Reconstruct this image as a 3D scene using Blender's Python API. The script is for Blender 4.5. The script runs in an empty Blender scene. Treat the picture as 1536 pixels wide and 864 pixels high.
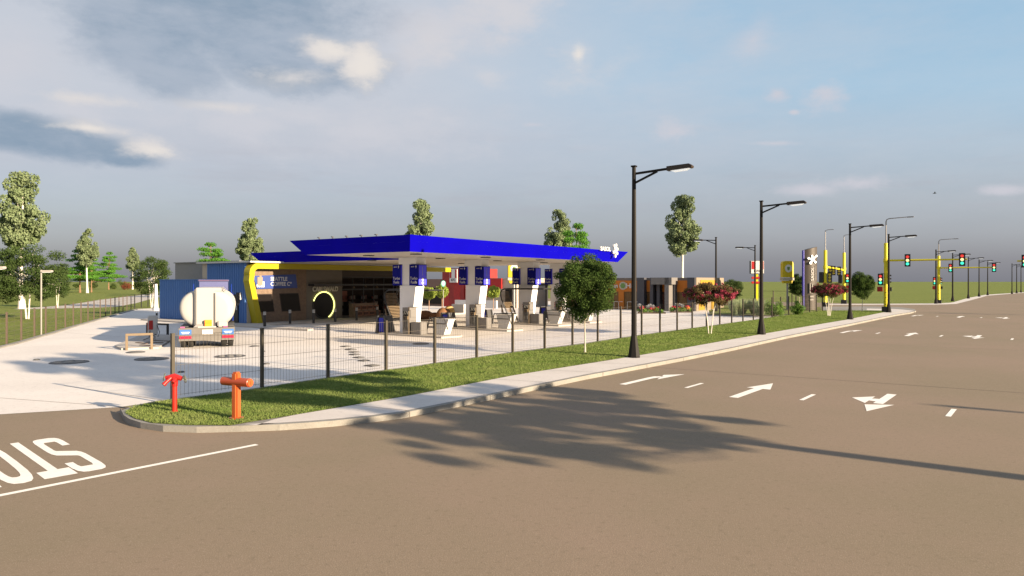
import bpy, math, random
import numpy as np
from mathutils import Vector, Matrix
R = math.radians
random.seed(7)
scene = bpy.context.scene
COL = scene.collection
H, F, HOR = 3.3, 1050.0, 422.0            # eye height, focal length and horizon row measured on the photograph
EXPO = 1.5
def at(px, py, z=0.0):
    Y = F*(H-z)/(py-HOR)
    return Vector(((px-768)/F*Y, Y, z))
def zat(py, Y): return H + (HOR-py)/F*Y
ANG = math.atan2(.822, .57)               # the direction in which the road and the station run
U = Vector((.57, .822, 0)).normalized(); V = Vector((-.822, .57, 0)).normalized()
SUN_AZ = Vector((.83, -.558, 0)).normalized(); SUN_EL = R(15.5)

# ------------------------------------------------------------------ materials
MATS = {}
def new_mat(name):
    m = bpy.data.materials.new(name); m.use_nodes = True
    nt = m.node_tree; b = nt.nodes['Principled BSDF']
    return m, nt, b
def mat(name, col, rough=.6, metal=0., var=.12, scale=3., bump=0., bscale=40., emit=0., spec=.4, ecol=None, coat=0.):
    if name in MATS: return MATS[name]
    m, nt, b = new_mat(name)
    N = nt.nodes; L = nt.links
    b.inputs['Roughness'].default_value = rough; b.inputs['Metallic'].default_value = metal
    b.inputs['Specular IOR Level'].default_value = spec
    b.inputs['Coat Weight'].default_value = coat
    tc = N.new('ShaderNodeTexCoord')
    ns = N.new('ShaderNodeTexNoise'); ns.inputs['Scale'].default_value = scale; ns.inputs['Detail'].default_value = 5
    L.new(tc.outputs['Object'], ns.inputs['Vector'])
    mx = N.new('ShaderNodeMix'); mx.data_type = 'RGBA'
    mx.inputs[6].default_value = (*[c*(1-var) for c in col], 1); mx.inputs[7].default_value = (*[min(1, c*(1+var)) for c in col], 1)
    L.new(ns.outputs['Fac'], mx.inputs[0]); L.new(mx.outputs[2], b.inputs['Base Color'])
    if bump:
        n2 = N.new('ShaderNodeTexNoise'); n2.inputs['Scale'].default_value = bscale; n2.inputs['Detail'].default_value = 3
        L.new(tc.outputs['Object'], n2.inputs['Vector'])
        bp = N.new('ShaderNodeBump'); bp.inputs['Strength'].default_value = bump; bp.inputs['Distance'].default_value = .02
        L.new(n2.outputs['Fac'], bp.inputs['Height']); L.new(bp.outputs[0], b.inputs['Normal'])
    if emit:
        b.inputs['Emission Color'].default_value = (*(ecol or col), 1); b.inputs['Emission Strength'].default_value = emit
    MATS[name] = m
    return m
def speckle_mat(name, c1, c2, c3, s1=.15, s2=60., bump=.3, patch=None, rough=.9):
    """ground surfaces: broad drift c1-c2 and fine grain towards c3"""
    m, nt, b = new_mat(name); N = nt.nodes; L = nt.links
    b.inputs['Roughness'].default_value = rough; b.inputs['Specular IOR Level'].default_value = .2
    tc = N.new('ShaderNodeTexCoord')
    def noise(sc, det=4, rg=.6):
        n = N.new('ShaderNodeTexNoise'); n.inputs['Scale'].default_value = sc; n.inputs['Detail'].default_value = det; n.inputs['Roughness'].default_value = rg
        L.new(tc.outputs['Object'], n.inputs['Vector']); return n
    def ramp(src, a, c):
        r = N.new('ShaderNodeMapRange'); r.inputs[1].default_value = a; r.inputs[2].default_value = c
        L.new(src, r.inputs[0]); return r.outputs[0]
    def mix(f, a, c):
        x = N.new('ShaderNodeMix'); x.data_type = 'RGBA'
        L.new(f, x.inputs[0])
        for i, v in ((6, a), (7, c)):
            if isinstance(v, tuple): x.inputs[i].default_value = (*v, 1)
            else: L.new(v, x.inputs[i])
        return x.outputs[2]
    broad = mix(ramp(noise(s1, 6).outputs['Fac'], .35, .65), c1, c2)
    grain = noise(s2, 2, .7)
    g2 = noise(s2*.18, 3, .6)
    out = mix(ramp(grain.outputs['Fac'], .52, .85), broad, c3)
    dark = tuple(x*.72 for x in c1)
    out = mix(ramp(g2.outputs['Fac'], .55, .95), out, dark)
    L.new(out, b.inputs['Base Color'])
    bp = N.new('ShaderNodeBump'); bp.inputs['Strength'].default_value = bump; bp.inputs['Distance'].default_value = .01
    L.new(grain.outputs['Fac'], bp.inputs['Height']); L.new(bp.outputs[0], b.inputs['Normal'])
    return m
def leaf_mat(name, c1, c2, scale=1.2, transl=.35):
    if name in MATS: return MATS[name]
    m = bpy.data.materials.new(name); m.use_nodes = True; nt = m.node_tree; N = nt.nodes; L = nt.links
    N.remove(N['Principled BSDF'])
    tc = N.new('ShaderNodeTexCoord'); ns = N.new('ShaderNodeTexNoise'); ns.inputs['Scale'].default_value = scale; ns.inputs['Detail'].default_value = 6; ns.inputs['Roughness'].default_value = .75
    L.new(tc.outputs['Object'], ns.inputs['Vector'])
    mr = N.new('ShaderNodeMapRange'); mr.inputs[1].default_value = .35; mr.inputs[2].default_value = .65; L.new(ns.outputs['Fac'], mr.inputs[0])
    mx = N.new('ShaderNodeMix'); mx.data_type = 'RGBA'; mx.inputs[6].default_value = (*c1, 1); mx.inputs[7].default_value = (*c2, 1)
    L.new(mr.outputs[0], mx.inputs[0])
    d = N.new('ShaderNodeBsdfDiffuse'); t = N.new('ShaderNodeBsdfTranslucent'); s = N.new('ShaderNodeMixShader'); s.inputs[0].default_value = transl
    L.new(mx.outputs[2], d.inputs[0]); L.new(mx.outputs[2], t.inputs[0]); L.new(d.outputs[0], s.inputs[1]); L.new(t.outputs[0], s.inputs[2])
    L.new(s.outputs[0], N['Material Output'].inputs[0])
    MATS[name] = m
    return m

# ------------------------------------------------------------------ mesh builder
class MB:
    def __init__(s): s.v = []; s.f = []; s.m = []; s.k = 0
    def add(s, vs, fs, k=None):
        o = len(s.v); s.v += [tuple(p) for p in vs]; s.f += [[i+o for i in f] for f in fs]; s.m += [s.k if k is None else k]*len(fs); return s
    def box(s, x0, x1, y0, y1, z0, z1, k=None, M=None):
        vs = [Vector(p) for p in ((x0,y0,z0),(x1,y0,z0),(x1,y1,z0),(x0,y1,z0),(x0,y0,z1),(x1,y0,z1),(x1,y1,z1),(x0,y1,z1))]
        if M is not None: vs = [M @ p for p in vs]
        return s.add(vs, [(3,2,1,0),(4,5,6,7),(0,1,5,4),(1,2,6,5),(2,3,7,6),(3,0,4,7)], k)
    def bar(s, p0, p1, w, h=None, k=None):
        """rectangular bar from p0 to p1, w across (horizontal), h the other way"""
        p0 = Vector(p0); p1 = Vector(p1); d = (p1-p0).normalized(); h = h or w
        up = Vector((0,0,1)) if abs(d.z) < .95 else Vector((0,1,0))
        a = d.cross(up).normalized(); b = a.cross(d).normalized()
        vs = []
        for p in (p0, p1):
            for i, j in ((-1,-1),(1,-1),(1,1),(-1,1)): vs.append(p + a*i*w/2 + b*j*h/2)
        return s.add(vs, [(3,2,1,0),(4,5,6,7),(0,1,5,4),(1,2,6,5),(2,3,7,6),(3,0,4,7)], k)
    def tube(s, pts, r, n=10, k=None, caps=True):
        pts = [Vector(p) for p in pts]; rs = r if isinstance(r, (list, tuple)) else [r]*len(pts)
        vs = []; fs = []; prev = None
        for i, p in enumerate(pts):
            d = (pts[min(i+1, len(pts)-1)] - pts[max(i-1, 0)]).normalized()
            if prev is None:
                up = Vector((0,0,1)) if abs(d.z) < .9 else Vector((1,0,0))
                a = d.cross(up).normalized()
            else: a = (prev - d*prev.dot(d)).normalized()
            prev = a; b = d.cross(a)
            for j in range(n):
                t = 2*math.pi*j/n; vs.append(p + (a*math.cos(t)+b*math.sin(t))*rs[i])
        for i in range(len(pts)-1):
            for j in range(n):
                q = (j+1) % n; fs.append((i*n+j, i*n+q, (i+1)*n+q, (i+1)*n+j))
        if caps: fs.append(tuple(range(n))[::-1]); fs.append(tuple((len(pts)-1)*n+j for j in range(n)))
        return s.add(vs, fs, k)
    def prism(s, poly, a0, a1, plane='xy', k=None):
        """polygon extruded: plane 'xy' along z, 'xz' along y, 'yz' along x"""
        f = {'xy': lambda p, q, e: (p, q, e), 'xz': lambda p, q, e: (p, e, q), 'yz': lambda p, q, e: (e, p, q)}[plane]
        n = len(poly); vs = [f(p, q, a0) for p, q in poly] + [f(p, q, a1) for p, q in poly]
        fs = [tuple(range(n))[::-1], tuple(range(n, 2*n))] + [(i, (i+1) % n, n+(i+1) % n, n+i) for i in range(n)]
        return s.add(vs, fs, k)
    def lathe(s, prof, n=16, c=(0,0,0), k=None, sx=1, sy=1, axis='z'):
        """prof: (r, z) pairs round the z axis (or the y axis)"""
        vs = []; fs = []
        for r, z in prof:
            for j in range(n):
                t = 2*math.pi*j/n; x = r*math.cos(t)*sx; y = r*math.sin(t)*sy
                p = (x, y, z) if axis == 'z' else (x, z, y)
                if axis == 'x': p = (z, x, y)
                vs.append((p[0]+c[0], p[1]+c[1], p[2]+c[2]))
        for i in range(len(prof)-1):
            for j in range(n):
                q = (j+1) % n; fs.append((i*n+j, i*n+q, (i+1)*n+q, (i+1)*n+j))
        fs.append(tuple(range(n))[::-1]); fs.append(tuple((len(prof)-1)*n+j for j in range(n)))
        return s.add(vs, fs, k)
    def build(s, name, mats, parent=None, smooth=False, bevel=0., loc=None, rz=0.):
        me = bpy.data.meshes.new(name); me.from_pydata(s.v, [], s.f)
        for m in (mats if isinstance(mats, (list, tuple)) else [mats]): me.materials.append(m)
        me.polygons.foreach_set('material_index', s.m)
        if smooth: me.polygons.foreach_set('use_smooth', [True]*len(s.f))
        import bmesh
        bm = bmesh.new(); bm.from_mesh(me); bmesh.ops.recalc_face_normals(bm, faces=bm.faces)
        if bevel: bmesh.ops.bevel(bm, geom=bm.edges[:]+bm.verts[:], offset=bevel, segments=2, affect='EDGES', clamp_overlap=True)
        bm.to_mesh(me); bm.free()
        if smooth: me.set_sharp_from_angle(angle=R(40))
        me.update()
        o = bpy.data.objects.new(name, me); COL.objects.link(o)
        if parent: o.parent = parent
        if loc is not None: o.location = loc
        o.rotation_euler.z = rz
        return o
def tag(o, label=None, cat=None, group=None, kind=None):
    if label: o['label'] = label
    if cat: o['category'] = cat
    if group: o['group'] = group
    if kind: o['kind'] = kind
    return o
def thing(name, loc, rz, label, cat, group=None):
    o = bpy.data.objects.new(name, None); COL.objects.link(o); o.location = loc; o.rotation_euler.z = rz
    o.empty_display_size = .2
    return tag(o, label, cat, group)
KIDS = {}
def kids(o): return [c for c in bpy.data.objects if c.parent == o]
def copy_tree(o, parent=None):
    c = o.copy(); COL.objects.link(c); c.parent = parent
    for ch in kids(o): copy_tree(ch, c)
    return c
def again(proto, loc, rz, label, scale=1.):
    c = copy_tree(proto); c.location = loc; c.rotation_euler.z = rz; c.scale = (scale,)*3 if not isinstance(scale, tuple) else scale
    c['label'] = label
    return c
def sheet(name, pts, z, m, kind='structure', label=None):
    mb = MB(); mb.add([(p[0], p[1], z) for p in pts], [tuple(range(len(pts)))])
    o = mb.build(name, m); o['kind'] = kind
    me = o.data
    if me.polygons[0].normal.z < 0: me.flip_normals()
    return o
def text(name, s, size, m, parent, loc, rot, ext=.01, off=0., sx=1., align='CENTER', sy=1., spacing=1.):
    c = bpy.data.curves.new(name, 'FONT'); c.body = s; c.size = size; c.extrude = ext; c.offset = off; c.align_x = align; c.align_y = 'CENTER'
    c.space_character = spacing; c.space_line = .95
    o = bpy.data.objects.new('tmp', c); COL.objects.link(o)
    bpy.context.view_layer.update()
    me = bpy.data.meshes.new_from_object(o.evaluated_get(bpy.context.evaluated_depsgraph_get()))
    bpy.data.objects.remove(o); me.name = name; me.materials.clear(); me.materials.append(m)
    ob = bpy.data.objects.new(name, me); COL.objects.link(ob); ob.parent = parent
    ob.location = loc; ob.rotation_euler = rot; ob.scale = (sx, sy, 1)
    return ob
FRONT = (R(90), 0, 0)          # text that faces local -y
SIDE = (R(90), 0, R(-90))      # text that faces local -x

# ------------------------------------------------------------------ foliage
def np_mesh(name, verts, nper, m, parent=None):
    n = len(verts); k = n//nper
    me = bpy.data.meshes.new(name); me.vertices.add(n); me.vertices.foreach_set('co', verts.astype(np.float32).ravel())
    me.loops.add(n); me.loops.foreach_set('vertex_index', np.arange(n, dtype=np.int32))
    me.polygons.add(k); me.polygons.foreach_set('loop_start', np.arange(0, n, nper, dtype=np.int32))
    me.materials.append(m); me.update(calc_edges=True)
    o = bpy.data.objects.new(name, me); COL.objects.link(o)
    if parent: o.parent = parent
    return o
def leaves(blobs, n, size, seed, inner=.45, aspect=.6, droop=0.):
    rg = np.random.default_rng(seed); B = np.array([list(c)+list(r) for c, r in blobs], float)
    w = (B[:,3]*B[:,4]*B[:,5])**.7; w /= w.sum()
    idx = rg.choice(len(B), n, p=w); b = B[idx]
    d = rg.normal(size=(n,3)); d /= np.linalg.norm(d, axis=1)[:,None]
    rad = inner + (1.08-inner)*rg.random(n)**.6
    c = b[:,:3] + d*b[:,3:]*rad[:,None]
    nm = d + rg.normal(size=(n,3))*.75; nm /= np.linalg.norm(nm, axis=1)[:,None]
    a = np.cross(nm, rg.normal(size=(n,3))); a /= np.linalg.norm(a, axis=1)[:,None]
    t = np.cross(nm, a)
    sz = size*(.6+.8*rg.random(n))[:,None]
    q = np.stack([c-a*sz*.5, c+t*sz*aspect*.5, c+a*sz*.5-np.array([0,0,droop])*sz, c-t*sz*aspect*.5], 1)
    return q.reshape(-1,3)
def blob_fill(n, c, r, br, seed, shape=None, flat=1.):
    """n small blobs spread through an ellipsoid"""
    rg = random.Random(seed); out = []
    while len(out) < n:
        p = [rg.uniform(-1,1) for _ in range(3)]; l = math.sqrt(sum(x*x for x in p))
        if l > 1 or l < .25: continue
        if shape and not shape(*p): continue
        s = br*rg.uniform(.7,1.3)
        out.append(((c[0]+p[0]*r[0], c[1]+p[1]*r[1], c[2]+p[2]*r[2]), (s, s, s*flat)))
    return out
def trunk_mesh(base_r, top, crown_pts, seed, bend=.15, r_top=None, split=None, n=8):
    rg = random.Random(seed); mb = MB(); r_top = r_top or base_r*.35
    path = []; k = 7
    for i in range(k+1):
        f = i/k; path.append((math.sin(f*3+seed)*bend*f, math.cos(f*2.3+seed)*bend*f-bend*f, top*f))
    rs = [base_r*1.5] + [base_r + (r_top-base_r)*(i/k) for i in range(1, k+1)]
    mb.tube(path, rs, n)
    for c in crown_pts:
        f = rg.uniform(.45, .95) if split is None else rg.uniform(*split)
        z = min(top*f, c[2]-.05*top); f = z/top; i = min(k-1, int(f*k)); g = f*k-i
        p0 = Vector(path[i]).lerp(Vector(path[i+1]), g); p1 = Vector(c)
        mid = p0.lerp(p1, .5) + Vector((0,0,-.08*(p1-p0).length)); r0 = base_r*(1-f*.65)*.45
        mb.tube([p0, mid, p1], [r0, r0*.7, r0*.25], 5)
    return mb
# ------------------------------------------------------------------ camera, sun, sky
cam = bpy.data.cameras.new('camera'); cam.sensor_width = 36; cam.lens = 36*F/1536; cam.clip_end = 20000; cam.clip_start = .1
cam.shift_y = (HOR-432)/1536                      # verticals in the photograph are upright: a level camera with its axis shifted
co = bpy.data.objects.new('camera', cam); COL.objects.link(co); co.location = (0,0,H); co.rotation_euler = (R(90),0,0); scene.camera = co
sd = bpy.data.lights.new('sun', 'SUN'); sd.energy = 5.0; sd.angle = R(.5); sd.color = (1, .80, .56)
so = bpy.data.objects.new('sun', sd); COL.objects.link(so)
sv = Vector((SUN_AZ.x*math.cos(SUN_EL), SUN_AZ.y*math.cos(SUN_EL), math.sin(SUN_EL)))
so.rotation_euler = sv.to_track_quat('Z', 'Y').to_euler(); so.location = sv*80
scene.view_settings.view_transform = 'Standard'; scene.view_settings.look = 'None'; scene.view_settings.exposure = EXPO; scene.view_settings.gamma = 1
scene.view_settings.use_curve_mapping = False
scene.cycles.max_bounces = 6; scene.cycles.diffuse_bounces = 3; scene.cycles.transparent_max_bounces = 8; scene.cycles.caustics_reflective = False; scene.cycles.caustics_refractive = False

def build_sky():
    w = bpy.data.worlds.new('World'); scene.world = w; w.use_nodes = True; nt = w.node_tree; N = nt.nodes; L = nt.links
    bg = N['Background']; bg.inputs['Strength'].default_value = .1
    sky = N.new('ShaderNodeTexSky'); sky.sky_type = 'NISHITA'; sky.sun_disc = False; sky.sun_elevation = SUN_EL
    sky.sun_rotation = math.atan2(SUN_AZ.x, SUN_AZ.y); sky.air_density = 1.2; sky.dust_density = 2.; sky.ozone_density = 2.
    def m(op, a, b=None, c=None, clamp=False):
        n = N.new('ShaderNodeMath'); n.operation = op; n.use_clamp = clamp
        for i, x in enumerate((a, b, c)):
            if x is None: continue
            if isinstance(x, (int, float)): n.inputs[i].default_value = x
            else: L.new(x, n.inputs[i])
        return n.outputs[0]
    def mix(f, a, b):
        x = N.new('ShaderNodeMix'); x.data_type = 'RGBA'
        if isinstance(f, float): x.inputs[0].default_value = f
        else: L.new(f, x.inputs[0])
        for i, v in ((6, a), (7, b)):
            if isinstance(v, tuple): x.inputs[i].default_value = (*v, 1)
            else: L.new(v, x.inputs[i])
        return x.outputs[2]
    def smooth(x, a, b):
        r = N.new('ShaderNodeMapRange'); r.interpolation_type = 'SMOOTHSTEP'; r.inputs[1].default_value = a; r.inputs[2].default_value = b
        L.new(x, r.inputs[0]); return r.outputs[0]
    K = 10./(2**EXPO)                                     # background strength .1 and the exposure taken back out
    def lin(r, g, b): return tuple((((v/255)/12.92) if v/255 <= .04045 else ((v/255+.055)/1.055)**2.4)*K for v in (r, g, b))
    tc = N.new('ShaderNodeTexCoord'); sp = N.new('ShaderNodeSeparateXYZ'); L.new(tc.outputs['Generated'], sp.inputs[0])
    x, y, z = sp.outputs
    ys = m('MAXIMUM', y, .08)
    u = m('DIVIDE', x, ys); v = m('DIVIDE', z, ys)        # heading and height above the horizon, for the sky ahead
    ahead = smooth(y, .05, .3)
    rr = m('SQRT', m('ADD', m('MULTIPLY', x, x), m('MULTIPLY', y, y)))
    el = m('DIVIDE', z, m('MAXIMUM', rr, .05))            # tan of the elevation, all round
    el = m('ADD', m('MULTIPLY', v, ahead), m('MULTIPLY', el, m('SUBTRACT', 1, ahead)))
    def noise(vec, sc, det=6, rough=.55, off=0.):
        n = N.new('ShaderNodeTexNoise'); n.inputs['Scale'].default_value = sc; n.inputs['Detail'].default_value = det; n.inputs['Roughness'].default_value = rough
        mp = N.new('ShaderNodeMapping'); mp.inputs['Scale'].default_value = vec; mp.inputs['Location'].default_value = (off, off*.7, off*.3)
        L.new(tc.outputs['Generated'], mp.inputs[0]); L.new(mp.outputs[0], n.inputs['Vector']); return n.outputs['Fac']
    cr = N.new('ShaderNodeValToRGB'); L.new(el, cr.inputs[0]); e = cr.color_ramp.elements
    st = [(0, (130,132,143)), (.03, (139,141,153)), (.07, (160,164,176)), (.12, (169,176,189)), (.2, (175,191,208)), (.28, (166,196,219)), (.42, (158,192,218)), (1, (120,162,205))]
    e[0].position = 0; e[0].color = (*lin(*st[0][1]), 1); e[1].position = 1; e[1].color = (*lin(*st[-1][1]), 1)
    for p, c in st[1:-1]:
        q = e.new(p); q.color = (*lin(*c), 1)
    base = mix(.12, cr.outputs[0], sky.outputs[0])
    n1 = noise((1,1,3.2), 2.2, 8, .6); n2 = noise((1,1,2.4), 7., 8, .62, 3.); n3 = noise((1,1,2.0), 22., 6, .6, 7.)
    # veil of thin cloud, stronger to the left
    leftness = smooth(u, .42, -.25)
    veil = m('MULTIPLY', smooth(n1, .38, .66), m('ADD', .32, m('MULTIPLY', leftness, .62)))
    veil = m('MULTIPLY', veil, smooth(el, .06, .2))
    col = mix(m('MAXIMUM', veil, m('MULTIPLY', m('MULTIPLY', leftness, .92), smooth(el, .08, .2))), base, mix(smooth(el, .1, .3), lin(188,193,205), lin(200,204,214)))
    # low soft banks over the horizon
    bank = m('MULTIPLY', smooth(noise((1,1,9), 3.5, 7, .6, 11.), .48, .7), m('MULTIPLY', smooth(el, .03, .1), smooth(el, .26, .12)))
    col = mix(m('MULTIPLY', bank, .35), col, lin(176,176,186))
    d1 = m('MULTIPLY', m('SUBTRACT', n2, .5), .9); d2 = m('MULTIPLY', m('SUBTRACT', n3, .5), .35); wob = m('MULTIPLY', m('ADD', m('ADD', d1, d2), m('MULTIPLY', m('SUBTRACT', noise((1,1,1.6), 14., 7, .65, 5.), .5), .9)), 1.7)
    def blob(px, py, rx, ry, rot=0., soft=.5, am=1.):
        cu = (px-768)/F; cv = (HOR-py)/F; c, s = math.cos(R(rot)), math.sin(R(rot))
        du = m('SUBTRACT', u, cu); dv = m('SUBTRACT', v, cv)
        a = m('MULTIPLY', m('ADD', m('MULTIPLY', du, c), m('MULTIPLY', dv, s)), F/rx)
        b = m('MULTIPLY', m('SUBTRACT', m('MULTIPLY', dv, c), m('MULTIPLY', du, s)), F/ry)
        l = m('SQRT', m('ADD', m('MULTIPLY', a, a), m('MULTIPLY', b, b)))
        return smooth(m('ADD', m('SUBTRACT', 1, l), m('MULTIPLY', wob, am)), 0, soft)
    def union(bs):
        r = bs[0]
        for q in bs[1:]: r = m('MAXIMUM', r, q)
        return m('MULTIPLY', r, ahead)
    white1 = union([blob(10,95,150,90,0,1.,.5), blob(120,165,140,40,-8,1.), blob(350,185,180,40,-6,1.), blob(640,40,140,60,0,.9), blob(745,20,130,80,0,1.,1.2), blob(620,70,110,60,0,1.2,1.2), blob(450,175,160,30,-4,1.2,1.2), blob(560,200,200,60,0,1.2)])
    col = mix(m('MULTIPLY', white1, .75), col, lin(207,208,216))
    dark = union([blob(330,0,320,150,0,.6,.5), blob(445,95,165,62,-4,.5,.5), blob(235,80,150,70,-28,.6,.5), blob(60,205,190,44,-9,.5,.5), blob(190,233,80,26,-7,.5,.5)])
    grey = mix(smooth(m('ADD', m('MULTIPLY', n2, .6), m('MULTIPLY', noise((1,1,4.), 5., 9, .65, 2.), .4)), .38, .62), lin(134,156,178), lin(166,179,196))
    col = mix(m('MULTIPLY', dark, .93), col, grey)
    brt = union([blob(540,98,52,44,0,.8), blob(490,78,60,30,-15,1.), blob(440,118,90,24,0,1.3), blob(225,222,62,28,-12,.9), blob(140,192,110,18,-8,1.1),
                 blob(120,148,120,15,-6,1.2), blob(330,160,90,14,-4,1.3), ])
    col = mix(m('MULTIPLY', union([blob(640,60,60,50,0,1.4,1.3), blob(868,85,40,50,0,1.4,1.2), blob(845,125,70,28,0,1.5,1.3), blob(735,118,60,30,0,1.5,1.3), blob(930,95,80,30,20,1.9,1.3), blob(760,20,120,50,-15,1.4,1.3)]), .7), col, lin(214,212,216))
    col = mix(m('MULTIPLY', brt, .9), col, lin(224,219,217))
    hi = union([blob(545,98,40,36,0,1.), blob(505,76,44,18,-10,1.), blob(232,226,38,15,-10,1.), blob(868,80,14,24,0,1.1), blob(130,192,80,9,-6,1.2)])
    col = mix(m('MULTIPLY', hi, .85), col, lin(236,229,222))
    sm = union([blob(1025,198,66,28,0,1.1,1.3), blob(1165,141,30,20,10,1.,1.2), blob(1242,145,52,28,15,1.1,1.3), blob(1190,168,12,6,0,.9), blob(1290,275,90,20,0,1.2,1.3), blob(1220,285,80,14,0,1.2),
                blob(1500,285,50,12,0,1.), blob(800,187,35,7,0,1.2), blob(1130,60,40,60,-25,1.8), blob(1160,215,60,6,0,1.2)])
    col = mix(m('MULTIPLY', sm, .85), col, lin(206,205,214))
    tex = smooth(noise((1,1,3.), 9., 9, .7, 21.), .3, .7)
    col = mix(m('MULTIPLY', m('MULTIPLY', tex, .10), smooth(el, .02, .15)), col, lin(222,220,224))
    L.new(col, bg.inputs['Color'])
build_sky()

# ------------------------------------------------------------------ ground
M_ASPH = speckle_mat('asphalt', (.195,.155,.106), (.226,.168,.124), (.32,.258,.197), .16, 55., .35)
M_CONC = speckle_mat('yard_concrete', (.57,.53,.50), (.64,.60,.565), (.74,.70,.67), .25, 30., .15)
M_PAVE = speckle_mat('pavement_concrete', (.50,.46,.43), (.56,.52,.49), (.64,.61,.58), .5, 45., .15)
M_KERB = speckle_mat('kerb_concrete', (.20,.19,.175), (.25,.24,.22), (.32,.31,.29), .8, 50., .2)
M_GRAVEL = speckle_mat('gravel', (.36,.33,.31), (.46,.43,.40), (.62,.58,.54), 1.2, 14., .5)
M_SLAB = mat('slab', (.40,.37,.34), .9, var=.1, scale=1.5, bump=.1)
M_PAINT = speckle_mat('road_paint', (.74,.71,.66), (.80,.77,.72), (.66,.62,.56), 1., 35., .05, rough=.7)
M_SEAM = mat('seam_tar', (.07,.055,.045), .9)
def grass_ground():
    m, nt, b = new_mat('grass_ground'); N = nt.nodes; L = nt.links
    b.inputs['Roughness'].default_value = 1; b.inputs['Specular IOR Level'].default_value = .05
    tc = N.new('ShaderNodeTexCoord')
    def n(sc, det, rg=.6):
        q = N.new('ShaderNodeTexNoise'); q.inputs['Scale'].default_value = sc; q.inputs['Detail'].default_value = det; q.inputs['Roughness'].default_value = rg
        L.new(tc.outputs['Object'], q.inputs['Vector']); r = N.new('ShaderNodeMapRange'); r.inputs[1].default_value = .36; r.inputs[2].default_value = .64
        L.new(q.outputs['Fac'], r.inputs[0]); return r.outputs[0], q.outputs['Fac']
    def mx(f, a, c):
        x = N.new('ShaderNodeMix'); x.data_type = 'RGBA'; L.new(f, x.inputs[0])
        for i, v in ((6, a), (7, c)):
            if isinstance(v, tuple): x.inputs[i].default_value = (*v, 1)
            else: L.new(v, x.inputs[i])
        return x.outputs[2]
    a, _ = n(.06, 5); c, _ = n(1.1, 8, .8); d, raw = n(22., 4, .8)
    k = mx(a, (.105,.150,.030), (.150,.185,.045)); k = mx(c, mx(a, (.070,.110,.020), (.095,.125,.026)), k); k = mx(d, k, (.20,.22,.07))
    L.new(k, b.inputs['Base Color'])
    bp = N.new('ShaderNodeBump'); bp.inputs['Strength'].default_value = .6; bp.inputs['Distance'].default_value = .06; L.new(raw, bp.inputs['Height']); L.new(bp.outputs[0], b.inputs['Normal'])
    return m
M_GRASS = grass_ground()
sheet('ground', [(-4000,-300),(4000,-300),(4000,5000),(-4000,5000)], 0, M_GRASS)

yl0, yl1 = at(0,622), at(180,611)
edge_dir = (yl1-yl0).normalized()
far_l = yl0 - edge_dir*45
fk = [at(1404,457), at(1433,456), at(1481,443), at(1518,440.2), at(1560,437)]
endd = U
road = [far_l, yl0, yl1, at(300,598.5,0), at(420,579), at(620,551.5), at(880,516), at(1130,481), at(1234,467.5),
        at(1234,461.5), at(1234,461.5)+V*70, at(1404,457)+V*80, fk[0], fk[1], fk[2], fk[3], fk[4], at(1700,426), at(2300,426), at(1333,468)-V*34+U*30, at(1333,468)-V*34-U*130, Vector((-30,-60,0)), Vector((-80,-60,0)), far_l]
sheet('road', road[:-1], .004, M_ASPH)
# concrete yard of the station
LF = [(10,517),(32,511),(51.7,505),(68.6,500.7),(84,496),(98,491.6),(110,488),(121.5,485),(132,482),(141,479.3),(150.3,477),(158.5,474.6),(166,472.4),(172.5,470.6),(178.5,469),(184.5,467.4),(190.5,465.8),(196.5,464.4),(202,463)]
yard = [yl0-edge_dir*9, at(10,517.6)+(at(10,517.6)-at(51.7,505.6))*.7] + [at(p+1,q+.6) for p, q in LF] + [at(202,463)+U*14+V*2, at(202,463)+U*55+V*4, at(1060,456), at(1065,472), at(1172,474), at(1234,467.4), at(1130,480.5), at(880,515.5), at(620,550.5), at(420,578), at(265,599), yl1, yl0]
sheet('yard_paving', yard, .009, M_CONC)
# kerb strip along the left edge of the yard
mb = MB(); pl = [at(-60,536), at(-20,525.5)] + [at(p+2,q+1) for p, q in LF]
for a, b in zip(pl, pl[1:]):
    n = (b-a).normalized().cross(Vector((0,0,1)))
    mb.add([a+n*.3, b+n*.3, b, a, (a+n*.3)+Vector((0,0,.08)), (b+n*.3)+Vector((0,0,.08)), b+Vector((0,0,.08)), a+Vector((0,0,.08))], [(0,1,2,3),(4,5,6,7),(0,1,5,4),(2,3,7,6),(1,2,6,5),(3,0,4,7)])
mb.build('yard_kerb', M_KERB)['kind'] = 'structure'
# pale gravel path across the lawn
sheet('path', [at(20,463.5),(at(100,458)),at(151,449.5),at(200,444),at(233,439.6),at(262,437.5),at(262,443),at(233,446.7),at(203,455),at(175,460.2),at(130,461.8),at(60,463.2),at(30,464)], .006, M_GRAVEL)

# verge island between the yard and the road: kerb, pavement, grass
kb = [(180,619.6),(185.4,631.4),(193.9,637.3),(210.8,643),(244.6,648),(295,649.7),(363,648),(420,646),(460,643.3),(500,640.2),(550,634.8),(601.5,628.5),(696,609),(794.5,587.4),(882.5,568.8),(1020,542.5),(1100,526),(1180,508),(1272.7,489.3),(1342,474.4),(1366,470.6),(1374,468.2),(1372,465.4),(1350,462.4),(1300,461.2)]
ks = [at(*p) for p in kb]
far = [at(1234,461.8)]
back_px = [(1233.8,465.4),(1214.6,467.6),(1194,470),(1170.8,473),(1130,479.4),(1079.7,486),(1038.3,491.7),(990.3,497.8),(931,505.8),(880,513.8),(817,521.6),(769,527.4),(714.8,535.3),(652,543.8),(620,549),(580,554),(492,565.6),(420,576.5),(348,587),(265,597.2),(236,600.6),(211,606),(194,611),(183,615.5)]
bk = [at(p, q, .14) for p, q in back_px]
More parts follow.
